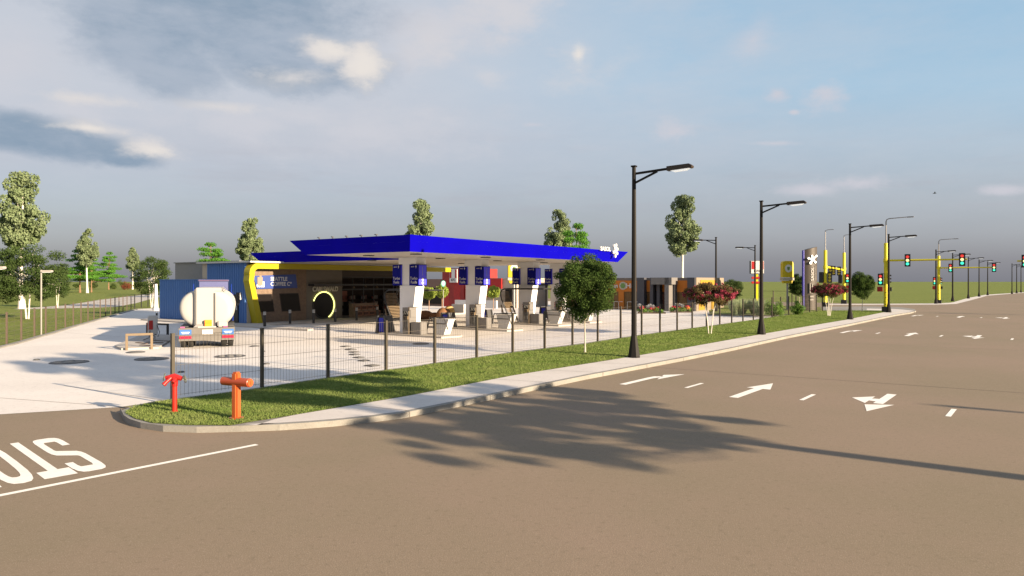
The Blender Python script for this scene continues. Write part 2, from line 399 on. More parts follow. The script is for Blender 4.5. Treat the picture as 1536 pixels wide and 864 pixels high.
mb = MB(); mb.prism([(p.x, p.y) for p in ks+far+bk], 0, .14); ko = mb.build('kerb', M_KERB); ko['kind'] = 'structure'
fr = [at(p, q, .14) for p, q in [(385,637.8),(420,626.3),(500,612.8),(611.7,594),(770.8,563),(916,540),(1020,523),(1100,508.7),(1180,494.8),(1272.7,479),(1323.7,468.8),(1334,466.3)]]
pv_front = [at(p, q, .14) for p, q in [(362,642.5),(420,638.8),(500,632),(580.5,620.5),(696,601.6),(794.5,582),(974,548.5),(1100,521.5),(1180,504),(1272.7,486.3),(1342,471.8),(1362,468.6),(1370,466.2)]]
# the pavement keeps a kerb-stone's width from the edge
def inset(P, d):
    out = []
    for i, p in enumerate(P):
        t = (P[min(i+1, len(P)-1)]-P[max(0, i-1)]).normalized(); out.append(p + Vector((-t.y, t.x, 0))*d)
    return out
pvf = inset(ks[6:22], .16)
def resample(P, n):
    L = [0]
    for a, b in zip(P, P[1:]): L.append(L[-1]+(b-a).length)
    out = []
    for i in range(n):
        d = L[-1]*i/(n-1); k = 0
        while k < len(L)-2 and L[k+1] < d: k += 1
        out.append(P[k].lerp(P[k+1], (d-L[k])/(L[k+1]-L[k])))
    return out
def band(name, A, B, z, m, n=60):
    A, B = resample(A, n), resample(B, n); mb = MB(); mb.add([(p.x,p.y,z) for p in A]+[(p.x,p.y,z) for p in B], [(i,i+1,n+i+1,n+i) for i in range(n-1)])
    o = mb.build(name, m); o['kind'] = 'structure'
    if o.data.polygons[0].normal.z < 0: o.data.flip_normals()
    return o
band('pavement', pvf+[at(1366,465.6,.14), at(1345,463.6,.14), at(1300,462.8,.14)], fr+[at(1326,465.6,.14), at(1300,465.2,.14)], .144, M_PAVE, 120)
tip = [at(p, q, .14) for p, q in [(188,619.5),(202,628),(227.7,634.8),(278.5,638),(346,638.5),(371.6,634)]]
gb = [at(p, q, .14) for p, q in [(1324,466.2),(1233.8,466),(1194,471.2),(1170.8,474),(1130,480.5),(1079.7,487.4),(1038.3,493),(990.3,499.4),(931,507.8),(880,516),(817,523.8),(769,529.8),(714.8,537.5),(652,546),(620,551.2),(580,556.2),(492,568),(420,578.8),(348,589.4),(265,599.6),(236,603),(211,608.2),(197,612)]]
VERGE = tip + fr[1:] + gb
sheet('verge_soil', VERGE, .15, M_GRASS)
# kerb-stone and pavement joints
M_JOINT = mat('joint_dark', (.10,.09,.08), .9)
def joints():
    n = 26; K_ = resample(ks[7:22], n); A_ = resample(pvf[1:], n*2); B_ = resample(fr, n*2)
    for i in range(1, n-1):
        p = K_[i]; t = (K_[i+1]-K_[i-1]).normalized(); q = Vector((-t.y, t.x, 0)); j = MB()
        j.bar(p - q*.003 + Vector((0,0,.07)), p + q*.155 + Vector((0,0,.07)), .022, .1435); o = j.build('kerb_joint', M_JOINT); o['kind'] = 'structure'
    for i in range(2, n*2-2, 2): strip('pavement_joint', A_[i], B_[i], .018, .148, M_JOINT)
mb = MB()
# planted bed at the far corner of the yard
bed = [at(1062,473.4), at(1171,475.4), at(1234,468), at(1232,462.2), at(1160,459.8), at(1085,459.5)]
mb.prism([(p.x, p.y) for p in bed], 0, .14); mb.build('bed_kerb', mat('bed_edge', (.12,.11,.1), .9))['kind'] = 'structure'
c = sum(bed, Vector())/len(bed)
sheet('bed_soil', [c+(p-c)*.985 for p in bed], .146, M_GRASS)

def rg_blades():
    """short grass blades on the verge"""
    P = np.array([(p.x, p.y) for p in VERGE]); rg = np.random.default_rng(3)
    def inside(q):
        x, y = q[:,0], q[:,1]; r = np.zeros(len(q), bool); j = len(P)-1
        for i in range(len(P)):
            xi, yi = P[i]; xj, yj = P[j]
            with np.errstate(divide='ignore', invalid='ignore'):
                r ^= ((yi > y) != (yj > y)) & (x < (xj-xi)*(y-yi)/(yj-yi)+xi)
            j = i
        return r
    lo = P.min(0); pts = []
    tot = 0
    while tot < 170000:
        q = np.stack([rg.uniform(lo[0], 40, 600000), rg.uniform(lo[1], 82, 600000)], 1)
        q = q[inside(q)]; keep = rg.random(len(q)) < np.clip((19/q[:,1])**1.3, 0, 1); q = q[keep]; pts.append(q); tot += len(q)
    q = np.concatenate(pts)[:170000]; n = len(q)
    th = rg.random(n)*6.283; patch = .5+.5*np.sin(q[:,0]*1.3+np.sin(q[:,1]*.9)*2)*np.sin(q[:,1]*1.1)
    h = (.022+.036*rg.random(n))*(.8+.4*patch); w = .006+.0004*q[:,1]
    d = np.stack([np.cos(th), np.sin(th), np.zeros(n)], 1); le = rg.normal(size=(n,2))*.035
    b = np.column_stack([q, np.full(n, .15)])
    v = np.stack([b-d*w[:,None], b+d*w[:,None], b+np.column_stack([le, h])], 1).reshape(-1,3)
    o = np_mesh('grass', v, 3, leaf_mat('blade', (.135,.205,.048), (.225,.27,.09), .9, .35)); o['kind'] = 'stuff'; o['label'] = 'short grass blades growing on the verge'; o['category'] = 'grass'
rg_blades()

# ------------------------------------------------------------------ road markings
def mark(name, polys, z=.008):
    mb = MB()
    for P in polys: mb.add([(p[0], p[1], z) for p in P], [tuple(range(len(P)))])
    o = mb.build(name, M_PAINT); o['kind'] = 'structure'
    if o.data.polygons[0].normal.z < 0: o.data.flip_normals()
    return o
UR = Vector((.6165,.7873,0)); VR = Vector((-.7873,.6165,0))
def loc2(o, pts): return [[o + UR*a + VR*b for a, b in P] for P in pts]
def lane_set(off, names):
    d = UR*off
    t = at(1100,596.5)+d; L_ = (at(1156,575)-at(1100,596.5)).length
    mark('road_marking', loc2(t, [[(0,-.13),(2.1,-.13),(2.1,.13),(0,.13)], [(2.1,-.36),(L_,0),(2.1,.36)]]))
    t = at(934,577)+d
    mark('road_marking', loc2(t, [[(0,-.11),(1.9,-.11),(2.25,-.2),(2.6,-.16),(2.35,.08),(1.95,.12),(0,.12)], [(1.75,-.34),(3.55,-.52),(2.9,-.02)]]))
    t = at(1338,591.6)+d
    mark('road_marking', loc2(t, [[(0,-.12),(0,.12),(-2.0,.12),(-2.0,-.12)], [(-1.95,-.38),(-3.4,0),(-2.35,.26)], [(-1.15,.121),(-1.2,.3),(-1.6,.3),(-1.65,.121)], [(-.75,.301),(-1.35,.78),(-2.1,.301)]]))
    for a in ((1029,582),(1202,600.5),(1422,625)):
        t = at(*a)+d
        mark('road_marking', loc2(t, [[(0,-.06),(1.25,-.06),(1.25,.06),(0,.06)]]))
for off in (0, 28.4, 55.6): lane_set(off, 0)
a = at(-20,749.3); b = at(388,668)
t = (b-a).normalized(); n = Vector((-t.y, t.x, 0))
mark('stop_line', [[a, b, b+n*.13, a+n*.13]])
def stop_word():
    tr = Vector((.67,.742,0)).normalized(); up = Vector((.72,-.69,0)).normalized()     # reading direction is -tr, letter tops towards the near side
    bar = at(117,710.5)                                                               # near right corner of the T's bar
    lay = {'S': .12, 'T': -.72, 'O': -1.50, 'P': -2.3}
    # letters drawn in a 0..1 x 0..1 box (x: reading direction), as stroke polygons
    def ring(outer, innr): return outer, innr
    Ssh = [(0,.13),(.03,.06),(.12,.02),(.3,0),(.72,0),(.9,.02),(.97,.06),(1,.13),(1,.40),(.97,.47),(.88,.52),(.30,.60),(.27,.63),(.27,.83),(.31,.87),(.69,.87),(.73,.83),(.73,.74),(1,.74),(1,.88),(.95,.95),(.84,.99),(.7,1),(.28,1),(.12,.98),(.04,.94),(0,.86),(0,.58),(.04,.52),(.13,.48),(.70,.405),(.73,.375),(.73,.17),(.69,.13),(.31,.13),(.27,.17),(.27,.28),(0,.28)]
    Tsh = [(.35,0),(.65,0),(.65,.84),(1,.84),(1,1),(0,1),(0,.84),(.35,.84)]
    def put(sh, x0, w, h=3.5):
        # x runs against tr; y along up; the bar corner is (1,1) mirrored: reading starts at the right
        return [bar + tr*(x0 - x*w) + up*((y-1)*h) for x, y in sh]
    W = .49
    mark('stop_lettering', [put(Ssh, .51, W)], .008)
    mark('stop_lettering', [put(Tsh, 0, W)], .008)
    oo = []; ii = []
    for k in range(20):
        a = 2*math.pi*k/20; c, s = math.cos(a), math.sin(a)
        e = lambda q, p: math.copysign(abs(q)**p, q)
        oo.append((.5+.5*e(c,.6), .5+.5*e(s,.6))); ii.append((.5+.23*e(c,.6), .5+.36*e(s,.6)))
    for sh_x in (-.54,):
        P, Q = put(oo, sh_x, W), put(ii, sh_x, W)
        mark('stop_lettering', [[P[k], P[(k+1)%20], Q[(k+1)%20], Q[k]] for k in range(20)], .008)
    Psh = [(0,0),(.27,0),(.27,.42),(.8,.42),(.95,.46),(1,.52),(1,.9),(.95,.97),(.8,1),(0,1)]
    mark('stop_lettering', [put(Psh, -1.08, W)], .008)
stop_word()
# slab joints across the road and the yard
def strip(name, p, q, w=.03, z=.0075, m=None):
    t = (q-p).normalized(); n = Vector((-t.y, t.x, 0))*w/2
    o = sheet(name, [p-n, q-n, q+n, p+n], z, m or M_SEAM); return o
strip('road_joint', at(978,551), at(1560,591.5), .028)
strip('road_joint', at(1185,511.4), at(1560,527), .028)
strip('road_joint', at(1340,483), at(1560,491), .028)
strip('yard_joint', at(96,579), at(246,601), .03, .013, mat('yard_seam', (.25,.22,.2), .9))
strip('yard_joint', at(-20,596), at(200,612), .03, .013, MATS['yard_seam'])
strip('yard_joint', at(97,499), at(180,505.5), .03, .013, MATS['yard_seam'])

# pavement along the far side of the junction
band('far_pavement', [at(1240,457.4), at(1300,457.4), at(1404,457), at(1433,456.3), at(1458,450), at(1481,443.6), at(1518,440.6), at(1560,437.4)], [at(1240,455.9), at(1300,455.9), at(1404,455.2), at(1428,454), at(1452,447), at(1478,442.2), at(1516,439.7), at(1560,436.6)], .012, M_PAVE)
joints()
# ------------------------------------------------------------------ shared materials
M_BLUE = mat('station_blue', (.003,.0015,.31), .6, var=.16, scale=.9, spec=.02)
M_NAVY = mat('panel_navy', (.003,.005,.20), .5, var=.05, spec=.1)
M_COLW = mat('column_white', (.76,.76,.79), .5, var=.03)
M_WHITE = mat('white_paint', (.60,.59,.58), .45, var=.04)
M_CREAM = mat('cream_wall', (.40,.35,.29), .8, var=.06, scale=2)
M_SOFFIT = mat('soffit', (.47,.43,.38), .7, var=.04)
M_BLACK = mat('black_metal', (.022,.022,.024), .45, var=.2)
M_DARK = mat('dark_grey', (.07,.07,.075), .6, var=.15)
M_GREY = mat('grey_metal', (.26,.25,.25), .45, metal=.3, var=.1)
M_LGREY = mat('light_grey', (.48,.47,.46), .5, var=.06)
M_YEL = mat('shop_yellow', (.36,.295,.006), .4, var=.04)
M_SYEL = mat('signal_yellow', (.60,.53,.012), .45, var=.05)
M_WOOD = mat('wood_cladding', (.20,.14,.10), .7, var=.35, scale=5)
M_GWALL = mat('shop_grey_wall', (.14,.125,.11), .8, var=.1, scale=2)
M_CLAD = mat('blue_cladding', (.065,.16,.40), .5, var=.08, scale=.8)
M_GLASS = mat('dark_glass', (.010,.008,.008), .28, var=.1, spec=.2)
M_BROWN = mat('brown_metal', (.16,.115,.07), .5, var=.15)
M_RED = mat('sign_red', (.36,.015,.015), .45, var=.05)
M_ORANGE = mat('orange_wall', (.44,.135,.010), .6, var=.06)
M_NEON = mat('neon_yellow', (.9,.92,.2), .5, emit=1.0, ecol=(.95,.95,.25))

B = at(370,487.2)
def sB(px, t=0.):
    k = (px-768)/F
    return (k*(B.y+V.y*t) - (B.x+V.x*t)) / (U.x - k*U.y)
def zB(px, py, t=0.):
    s = sB(px, t); Y = B.y + U.y*s + V.y*t
    return zat(py, Y)
def PB(px, py, t=0.): return (sB(px, t), zB(px, py, t))

def petrol_shop():
    g = thing('petrol_shop', B, ANG, 'long low petrol station shop with blue corrugated end, yellow frame and dark glass front', 'shop')
    L = 23.3; LB_ = sB(634)
    # main body
    mb = MB(); s_w = sB(513)
    mb.box(.06, s_w, .05, 6, 0, 4.7); mb.box(s_w, LB_, 3.6, 6, 0, 4.7); mb.box(LB_-.3, LB_, .1, 3.6, 0, 4.7)
    mb.build('wall', M_CREAM, g)
    mb = MB(); mb.box(s_w, LB_-.3, .1, 3.6, 3.71, 4.7); mb.build('lintel', mat('lintel_dark', (.05,.04,.035), .8), g)
    mb = MB(); mb.box(-.3, LB_+.2, -.9, 6.3, 4.72, 4.84); mb.build('roof', M_LGREY, g)
    # corrugated blue end
    def clad(name, t0, t1, z1, s1):
        mb = MB(); mb.box(0, s1, t0, t1, 0, z1)
        n = int((t1-t0)/.28)
        for i in range(n):
            t = t0 + .1 + i*(t1-t0-.1)/n; mb.prism([(-.07, t), (-.07, t+.09), (0.0, t+.14), (0.0, t-.05)], 0, z1)
        mb.box(-.09, s1+.02, t0-.02, t1+.02, z1, z1+.05)
        return mb.build(name, M_CLAD, g)
    clad('cladding', .03, 5.25, 4.76, 5.9); clad('cladding', 5.27, 12.35, 3.42, .2)
    mb = MB(); mb.box(3, 9, 5.3, 15.2, 0, 4.95); mb.box(2.9, 9.1, 5.28, 15.3, 4.95, 5.03); mb.build('plant_room', mat('plant_grey', (.24,.235,.235), .8), g)
    mb = MB(); mb.box(-.12, .0, .95, 1.85, .12, 2.3); d = mb.build('door', M_BLACK, g)
    mb = MB(); mb.box(-.2, -.12, 1.02, 1.1, 1.1, 1.4); mb.build('handle', M_LGREY, d)
    mb = MB(); mb.box(-.26, -.09, .55, .7, 1.9, 2.45); mb.build('wall_lamp', M_LGREY, g)
    # wood clad bay with sign and windows
    w0, w1 = .35, sB(459)
    mb = MB(); mb.box(w0, w1, -.03, .05, .1, 4.3)
    n = 46
    for i in range(n):           # slanting battens
        s = w0 + i*(w1-w0)/n
        k0 = MB(); z = .1
        mb.prism([(s,.1),(s+.035,.1),(s+.035-.0,4.3),(s,4.3)], -.055, -.03, 'xz')
    wo = mb.build('wood_cladding', M_WOOD, g)
    def quad(name, pts, t0, t1, m, par=g):
        mb = MB(); mb.prism(pts, t0, t1, 'xz'); return mb.build(name, m, par)
    sg = quad('shop_sign', [PB(378,413.8), PB(384,433.5), PB(444.5,431.8), PB(442,411.5)], -.14, -.056, mat('sign_blue', (.03,.06,.24), .45))
    s0, z0 = PB(404, 422.4)
    text('sign_text', 'SEATTLE\nCOFFEE Cº', .42, M_WHITE, sg, (s0, -.155, z0), FRONT, .006, .008, .98, 'LEFT')
    a, z = PB(387, 422.6)
    mb = MB()
    for x0, x1, y0, y1, k in ((-.16,.30,-.28,.36,0),(.14,.46,-.42,.02,1),(-.22,-.08,-.42,-.2,1),(-.05,.1,-.42,-.32,1),(.02,.2,.36,.48,0)):
        mb.box(a+x0, a+x1, -.165+.004*k, -.142, z+y0, z+y1, k)
    mb.build('cup_emblem', [mat('cup_tan', (.26,.19,.15), .6), M_WHITE], sg)
    for q in (((384.5,441),(388,468.8),(411,467.4),(407,440.6)), ((418,440.2),(422,467.4),(450.5,466.4),(447,439.4))):
        pts = [PB(*p) for p in q]
        f = quad('window', pts, -.075, -.056, mat('window_frame', (.03,.02,.018), .5))
        c = (sum(p[0] for p in pts)/4, sum(p[1] for p in pts)/4)
        quad('pane', [(c[0]+(p[0]-c[0])*.92, c[1]+(p[1]-c[1])*.92) for p in pts], -.085, -.074, M_GLASS, f)
    # grey bay with ring door
    mb = MB(); mb.box(w1+.02, s_w, -.02, .04, .1, 4.3); mb.build('grey_panel', M_GWALL, g)
    cs, cz = PB(484.5, 460.5); cz = 1.28
    mb = MB(); mb.lathe([(1.16,-.07),(1.16,-.035)], 40, (cs,0,cz), axis='y'); dr = mb.build('round_door', M_BLACK, g)
    mb = MB(); mb.lathe([(1.02,-.085),(1.02,-.072)], 40, (cs,0,cz), axis='y'); mb.build('pane', M_GLASS, dr)
    pts = [(cs+1.13*math.cos(R(a)), -.11, cz+1.13*math.sin(R(a))) for a in range(-62, 166, 6)]
    mb = MB(); mb.tube(pts, .045, 6); mb.build('ring_light', M_NEON, g)
    pts = [(cs+1.27*math.cos(R(a)), -.09, cz+1.27*math.sin(R(a))) for a in range(-60, 120, 8)]
    mb = MB(); mb.tube(pts, .02, 5); mb.build('ring_trim', M_LGREY, g)
    s0, z0 = PB(487, 433.8)
    text('name_lettering', 'CARLSWALD', .56, mat('lettering_beige', (.62,.58,.48), .5), g, (s0, -.1, z0), FRONT, .04, .012, .83)
    mb = MB(); mb.box(sB(462), sB(588), -.75, -.02, zB(480,428.3)-.02, zB(480,428.3)+.12); mb.build('awning', M_BLACK, g)
    # glazed front with a shallow interior
    mb = MB()
    for i in range(9):
        s = s_w + i*(LB_-.3-s_w)/8; mb.box(s-.03, s+.03, .0, .07, .12, 3.7)
    mb.box(s_w, LB_-.3, .01, .06, 2.55, 2.63); mb.box(s_w, LB_-.3, .01, .06, .12, .2); mb.box(s_w, LB_-.3, .01, .06, 3.62, 3.7)
    mb.build('glazing_frame', M_BLACK, g)
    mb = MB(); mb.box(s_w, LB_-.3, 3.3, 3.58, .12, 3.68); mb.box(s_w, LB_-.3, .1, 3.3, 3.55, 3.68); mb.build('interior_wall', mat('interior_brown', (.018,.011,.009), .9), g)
    mb = MB()
    rg = random.Random(4)
    for i in range(7):
        s = s_w + .3 + i*(LB_-1.4-s_w)/6.2
        for k in range(3): mb.box(s, s+.8, 2.6, 3.0, .5+k*.55, .54+k*.55, 0)
        for k in range(3):
            for q in range(4): mb.box(s+.05+q*.19, s+.19+q*.19, 2.65, 2.8, .54+k*.55, .75+k*.55+rg.random()*.15, rg.choice((1,2,3,4)))
    mb.build('shop_shelf', [mat('shelf_dark', (.05,.03,.02), .7), mat('goods_red', (.12,.015,.01), .6), mat('goods_pale', (.12,.10,.08), .6), mat('goods_brown', (.08,.03,.02), .6), M_DARK], g)
    mb = MB(); mb.box(sB(533), sB(545), 3.2, 3.28, 1.9, 2.7, 0); mb.box(sB(548), sB(557), 3.2, 3.28, 1.4, 2.4, 1); mb.build('wall_poster', [mat('poster_pale', (.22,.17,.12), .6), mat('poster_orange', (.22,.07,.04), .6)], g)
    for i in range(4):
        mb = MB(); mb.tube([(s_w+1+i*1.45, 1.2, 3.56), (s_w+1+i*1.45, 1.2, 2.9-.1*(i%2))], .01, 4); mb.lathe([(.03,2.95),(.13,2.8),(.12,2.78)], 10, (s_w+1+i*1.45, 1.2, -.1*(i%2))); mb.build('pendant_lamp', M_BROWN, g)
    # yellow frame: slanting leg, rounded corner, long band
    def prof(o):                                  # outline offset o inwards
        zt = 4.70-o*1.0; pts = [(.62+o*1.12-.2, .1), (-.30+o, 3.35)]
        cx, cz_ = .55+0*o, zt-(.8-o)
        for a in range(190, 89, -10): pts.append((cx+(.80-o)*math.cos(R(a)), cz_+(.8-o)*math.sin(R(a))))
        pts.append((L, zt)); return pts
    po, pi = prof(0), prof(.44)
    mb = MB(); n = len(po)
    for y in (-.72, .0):
        mb.add([(p[0], y, p[1]) for p in po] + [(p[0], y, p[1]) for p in pi], [(i, i+1, n+i+1, n+i) for i in range(n-1)])
    for P in (po, pi): mb.add([(p[0], -.72, p[1]) for p in P] + [(p[0], .0, p[1]) for p in P], [(i, i+1, n+i+1, n+i) for i in range(n-1)])
    for e in (0, n-1): mb.add([(po[e][0],-.72,po[e][1]),(pi[e][0],-.72,pi[e][1]),(pi[e][0],0,pi[e][1]),(po[e][0],0,po[e][1])], [(0,1,2,3)])
    mb.build('yellow_frame', M_YEL, g)
    mb = MB(); mb.box(.02, .34, -.02, .05, .1, 4.65); mb.build('corner_wall', M_CREAM, g)
    return g
petrol_shop()
mb = MB()
P = [(-1.5,12.6),(-.1,12.6),(-.1,-.05),(24.5,-.05),(24.5,-2.7),(-.2,-2.7),(-1.1,-9.0),(-1.9,-9.4),(-2.1,-6)]
mb.prism([tuple((B+U*a+V*b).to_2d()) for a, b in P], 0, .12); mb.build('pavement', M_SLAB)['kind'] = 'structure'

def bollard():
    g = thing('bollard', (0,0,0), 0, 'x', 'bollard', 'bollards along the front of the shop')
    mb = MB(); mb.tube([(0,0,0),(0,0,.8)], .1, 14); mb.build('post', M_BLACK, g, True)
    mb = MB()
    for k in range(3): mb.tube([(0,0,.81+k*.085),(0,0,.86+k*.085)], .1, 14, 0); mb.tube([(0,0,.86+k*.085),(0,0,.895+k*.085)], .085, 14, 1)
    mb.build('reflective_band', [M_LGREY, M_BLACK], g, True)
    return g
bl = [((397,489.6),'black striped bollard before the left slanted window, nearest the yellow leg'), ((435,485.6),'black striped bollard below the right slanted window'),
      ((470.5,485),'black striped bollard at the left edge of the ring door'), ((502.8,482.9),'black striped bollard just right of the ring door'),
      ((535,480.8),'black striped bollard beside the wooden display stand'), ((566,478.6),'black striped bollard between display stand and slatted shelter')]
pb = None
for (p, l) in bl:
    if pb is None: pb = bollard(); pb.location = at(*p, .12); pb['label'] = l
    else: again(pb, at(*p, .12), 0, l)

# ------------------------------------------------------------------ canopy
CO = Vector((-5.08, 34.8, 0)); ZS, ZT = 4.78, 5.60
def canopy():
    g = thing('station_canopy', CO, ANG, 'wide blue flared petrol station canopy on tapering white columns', 'canopy')
    bot = [(0,0),(23.2,0),(28,7.9),(28,24.8),(9.2,24.8),(9.2,7.94),(0,7.94)]
    top = [(-.3,-.3),(24.4,-.3),(29,7.7),(29,25.9),(8.9,25.9),(8.9,8.95),(-.3,8.95)]
    mb = MB(); n = len(bot)
    mb.add([(x,y,ZS) for x,y in bot]+[(x,y,ZT) for x,y in top], [(i,(i+1)%n,n+(i+1)%n,n+i) for i in range(n)])
    mb.build('fascia', M_BLUE, g)
    mb = MB(); mb.add([(x,y,ZS+.003) for x,y in bot], [tuple(range(n))]); mb.build('soffit', M_SOFFIT, g)
    mb = MB(); mb.add([(b[0]*.4+a[0]*.6,b[1]*.4+a[1]*.6,ZT*.6+ZS*.4-.01) for b, a in zip(bot,top)], [tuple(range(n))]); mb.build('roof_deck', M_LGREY, g)
    for i in range(4):
        for j in range(2):
            mb = MB(); x, y = 2.2+i*6.2, 1.6+j*3.6; mb.box(x-.22, x+.22, y-.22, y+.22, ZS-.05, ZS+.002); mb.build('downlight', M_DARK, g)
    for i in range(3):
        mb = MB(); x, y = 9+i*5, 12.; mb.box(x-.22, x+.22, y-.22, y+.22, ZS-.05, ZS+.002); mb.build('downlight', M_DARK, g)
    for t in (6.5,5.4,4.3,3.2,2.1):
        mb = MB(); mb.bar((-.2,t,ZT-.05), (-.3,t-.05,ZT+.09), .04); mb.bar((-.4,t-.22,ZT+.07), (-.2,t+.12,ZT+.10), .09, .05); mb.build('floodlight', M_DARK, g)
    mb = MB(); y = -.42
    text('brand_lettering', 'SASOL', .42, M_WHITE, g, (20.3, y, ZT+.06), FRONT, .04, .004, 1.35)
    c = (21.9, ZT+.02); pts = [(c[0]+.32*math.cos(R(a)), c[1]+.42*math.sin(R(a))) for a in (70,130,200,265,330,15)]
    for p in pts: mb.bar((c[0], y, c[1]), (p[0], y, p[1]), .08, .16); mb.lathe([(.12,y-.06),(.12,y+.06)], 14, (p[0],0,p[1]), axis='y')
    mb.lathe([(.2,y-.07),(.2,y+.07)], 16, (c[0],0,c[1]), axis='y'); mb.build('brand_emblem', M_WHITE, g)
    for i in range(4):
        s = 6.1+6.55*i-.05 if i < 3 else 23.9
        mb = MB(); a = 6.5
        mb.prism([(a,.1),(5.45,.1),(5.45,1.0),(5.14,3.0),(5.18,3.05),(a,3.05)], s, s+.75, 'yz')
        mb.prism([(a-.15,3.05),(5.62,3.05),(5.62,4.36),(a-.15,4.36)], s+.05, s+.7, 'yz')
        mb.box(s-.05, s+.85, 5.08, 6.56, 4.36, ZS+.001)
        col = mb.build('column', M_COLW, g, bevel=.012)
        for (t0, t1) in ((6.36, 7.02), (4.86, 5.61)):
            q = MB(); q.box(s-.09, s+.66, t0, t1, 3.05, 4.33, 0); q.box(s-.05, s+.62, t0-.006, t0, 3.09, 4.29, 1)
            pn = q.build('sign_panel', [M_NAVY, mat('panel_side_sunlit', (.07,.07,.85), .5)], col, bevel=0)  # side face takes a brighter blue: sunlight painted into its colour
            tm = (t0+t1)/2; x = s-.1
            text('panel_text', 'Turbo\nFuels', .25, M_WHITE, pn, (x, tm, 3.36), SIDE, .004, 0, .95)
            text('panel_heading', 'sasol', .13, M_WHITE, pn, (x, tm+.1, 4.2), SIDE, .004)
            q = MB(); q.lathe([(.05,x-.006),(.05,x)], 10, (0,tm-.18,4.2), axis='x'); q.bar((x-.003,tm-.18,4.1),(x-.003,tm-.18,4.3), .03, .006)
            if t0 < 6:
                for z in (3.2, 3.42):
                    w = MB(); w.lathe([(.09,t0-.02),(.09,t0-.006)], 14, (s+.28,0,z), axis='y'); w.build('panel_icon', M_WHITE, pn)
                w = MB(); w.box(s+.25, s+.29, t0-.012, t0-.006, 3.66, 4.2); w.build('panel_stripe', mat('stripe_pale', (.25,.25,.5), .5), pn)
            q.build('panel_emblem', M_WHITE, pn)
        for k in range(4):
            q = MB(); q.lathe([(.05,s-.013),(.05,s-.001)], 10, (0,6.08,1.1+k*.14), axis='x'); q.build('column_mark', M_RED if k else mat('mark_blue', (.02,.03,.3), .5), col)
    return g
canopy()

# ------------------------------------------------------------------ pump islands
M_PUMP = mat('pump_grey', (.20,.19,.185), .4, metal=.2, var=.12)
mb0 = None
def island_origin(i):
    s = 6.1+6.55*i-.05 if i < 3 else 23.9
    return CO + U*s
def pump():
    g = thing('fuel_pump', (0,0,0), ANG, 'x', 'fuel pump', 'fuel pumps beside the canopy columns')
    mb = MB(); mb.box(.05,.7,5.12,5.7,.12,1.72); mb.box(.1,.65,5.08,5.12,1.1,1.6); b = mb.build('cabinet', M_PUMP, g, bevel=.02)
    mb = MB(); mb.box(.12,.5,5.60,5.705,1.2,1.5); mb.box(.03,.05,5.25,5.6,1.2,1.5); mb.build('display', M_GLASS, b)
    mb = MB(); mb.box(.05,.7,4.2,5.02,.12,.85); mb.build('lower_cabinet', M_PUMP, g, bevel=.03)
    for k, t in enumerate((5.2,5.33,5.46)):
        mb = MB(); mb.tube([(.03,t,1.5),(-.12,t,1.2),(-.14,t,.6),(-.08,t,.35),(-.02,t,.7),(0,t,1.05)], .018, 6); h = mb.build('hose', M_BLACK, g, True)
        mb = MB(); mb.box(-.06,.04,t-.03,t+.03,1.0,1.2); mb.bar((0,t,1.1),(-.12,t,1.0),.03); mb.build('nozzle', [M_BROWN], h)
    mb = MB(); mb.tube([(-.1,5.02,.12),(-.1,5.02,1.75)], .03, 8); mb.tube([(-.1,5.02,1.75),(-.1,4.2,1.75)], .022, 8); mb.build('hose_mast', M_BROWN, g)
    return g
def counter():
    g = thing('service_counter', (0,0,0), ANG, 'x', 'counter', 'white service counters with black hoops')
    mb = MB(); mb.prism([(3.75,.12),(3.95,1.0),(2.7,1.0),(3.05,.12)], .15, .75, 'yz'); mb.box(.12,.78,2.66,3.98,1.0,1.06); mb.build('counter_body', M_WHITE, g, bevel=.01)
    for x in (-.02, .92):
        mb = MB(); mb.tube([(x,4.35,.05),(x,4.0,1.12),(x,2.9,1.12)], .035, 8); mb.tube([(x,4.2,.42),(x,4.1,.78),(x,2.8,.78)], .03, 8); mb.tube([(x,2.9,1.12),(x,2.72,.78),(x,2.6,.45)], .03, 8); mb.build('hoop_rail', M_BLACK, g, True)
    mb = MB(); mb.box(-.02,.92,4.02,4.06,1.08,1.12); mb.build('cross_rail', M_BLACK, g)
    return g
def bin_():
    g = thing('waste_bin', (0,0,0), ANG, 'x', 'waste bin', 'blue waste bins with slanting dark ends')
    mb = MB(); mb.box(0,.6,-.42,.0,.1,1.0); mb.build('bin_body', mat('bin_blue', (.01,.02,.42), .45), g, bevel=.02)
    for t in (.03,-.6):
        mb = MB(); mb.prism([(t+.1,0),(t+.24,0),(t+.10,1.12),(t-.02,1.12)] if t > 0 else [(t-.16,0),(t,0),(t+.15,1.12),(t+.03,1.12)], -.05, .65, 'yz'); mb.build('end_frame', M_DARK, g)
    mb = MB(); mb.box(-.04,.64,-.5,.06,1.0,1.06); mb.build('lid', M_BLACK, g)
    return g
lab_p = ['grey fuel pump at the nearest canopy column', 'grey fuel pump at the second canopy column', 'grey fuel pump at the third canopy column', 'grey fuel pump at the farthest column, behind the round tree']
lab_c = ['white counter with black hoops beside the nearest column', 'white counter with black hoops beside the second column', 'white counter with black hoops beside the third column', 'white counter mostly hidden behind the round tree']
pp = pc = pbn = None
for i in range(4):
    o = island_origin(i)
    if i == 0:
        pp = pump(); pp.location = o-U*.66; pp['label'] = lab_p[0]; pc = counter(); pc.location = o; pc['label'] = lab_c[0]
    else: again(pp, o-U*.66, ANG, lab_p[i]); again(pc, o, ANG, lab_c[i])
    mb = MB(); P = [(-.95,2.3),(-.95,7.4),(.3,7.9),(.95,7.4),(.95,2.3),(.3,1.9)]
    mb.prism([tuple((o+U*a+V*b).to_2d()) for a, b in P], 0, .11); q = mb.build('island_kerb', M_SLAB); q['kind'] = 'structure'
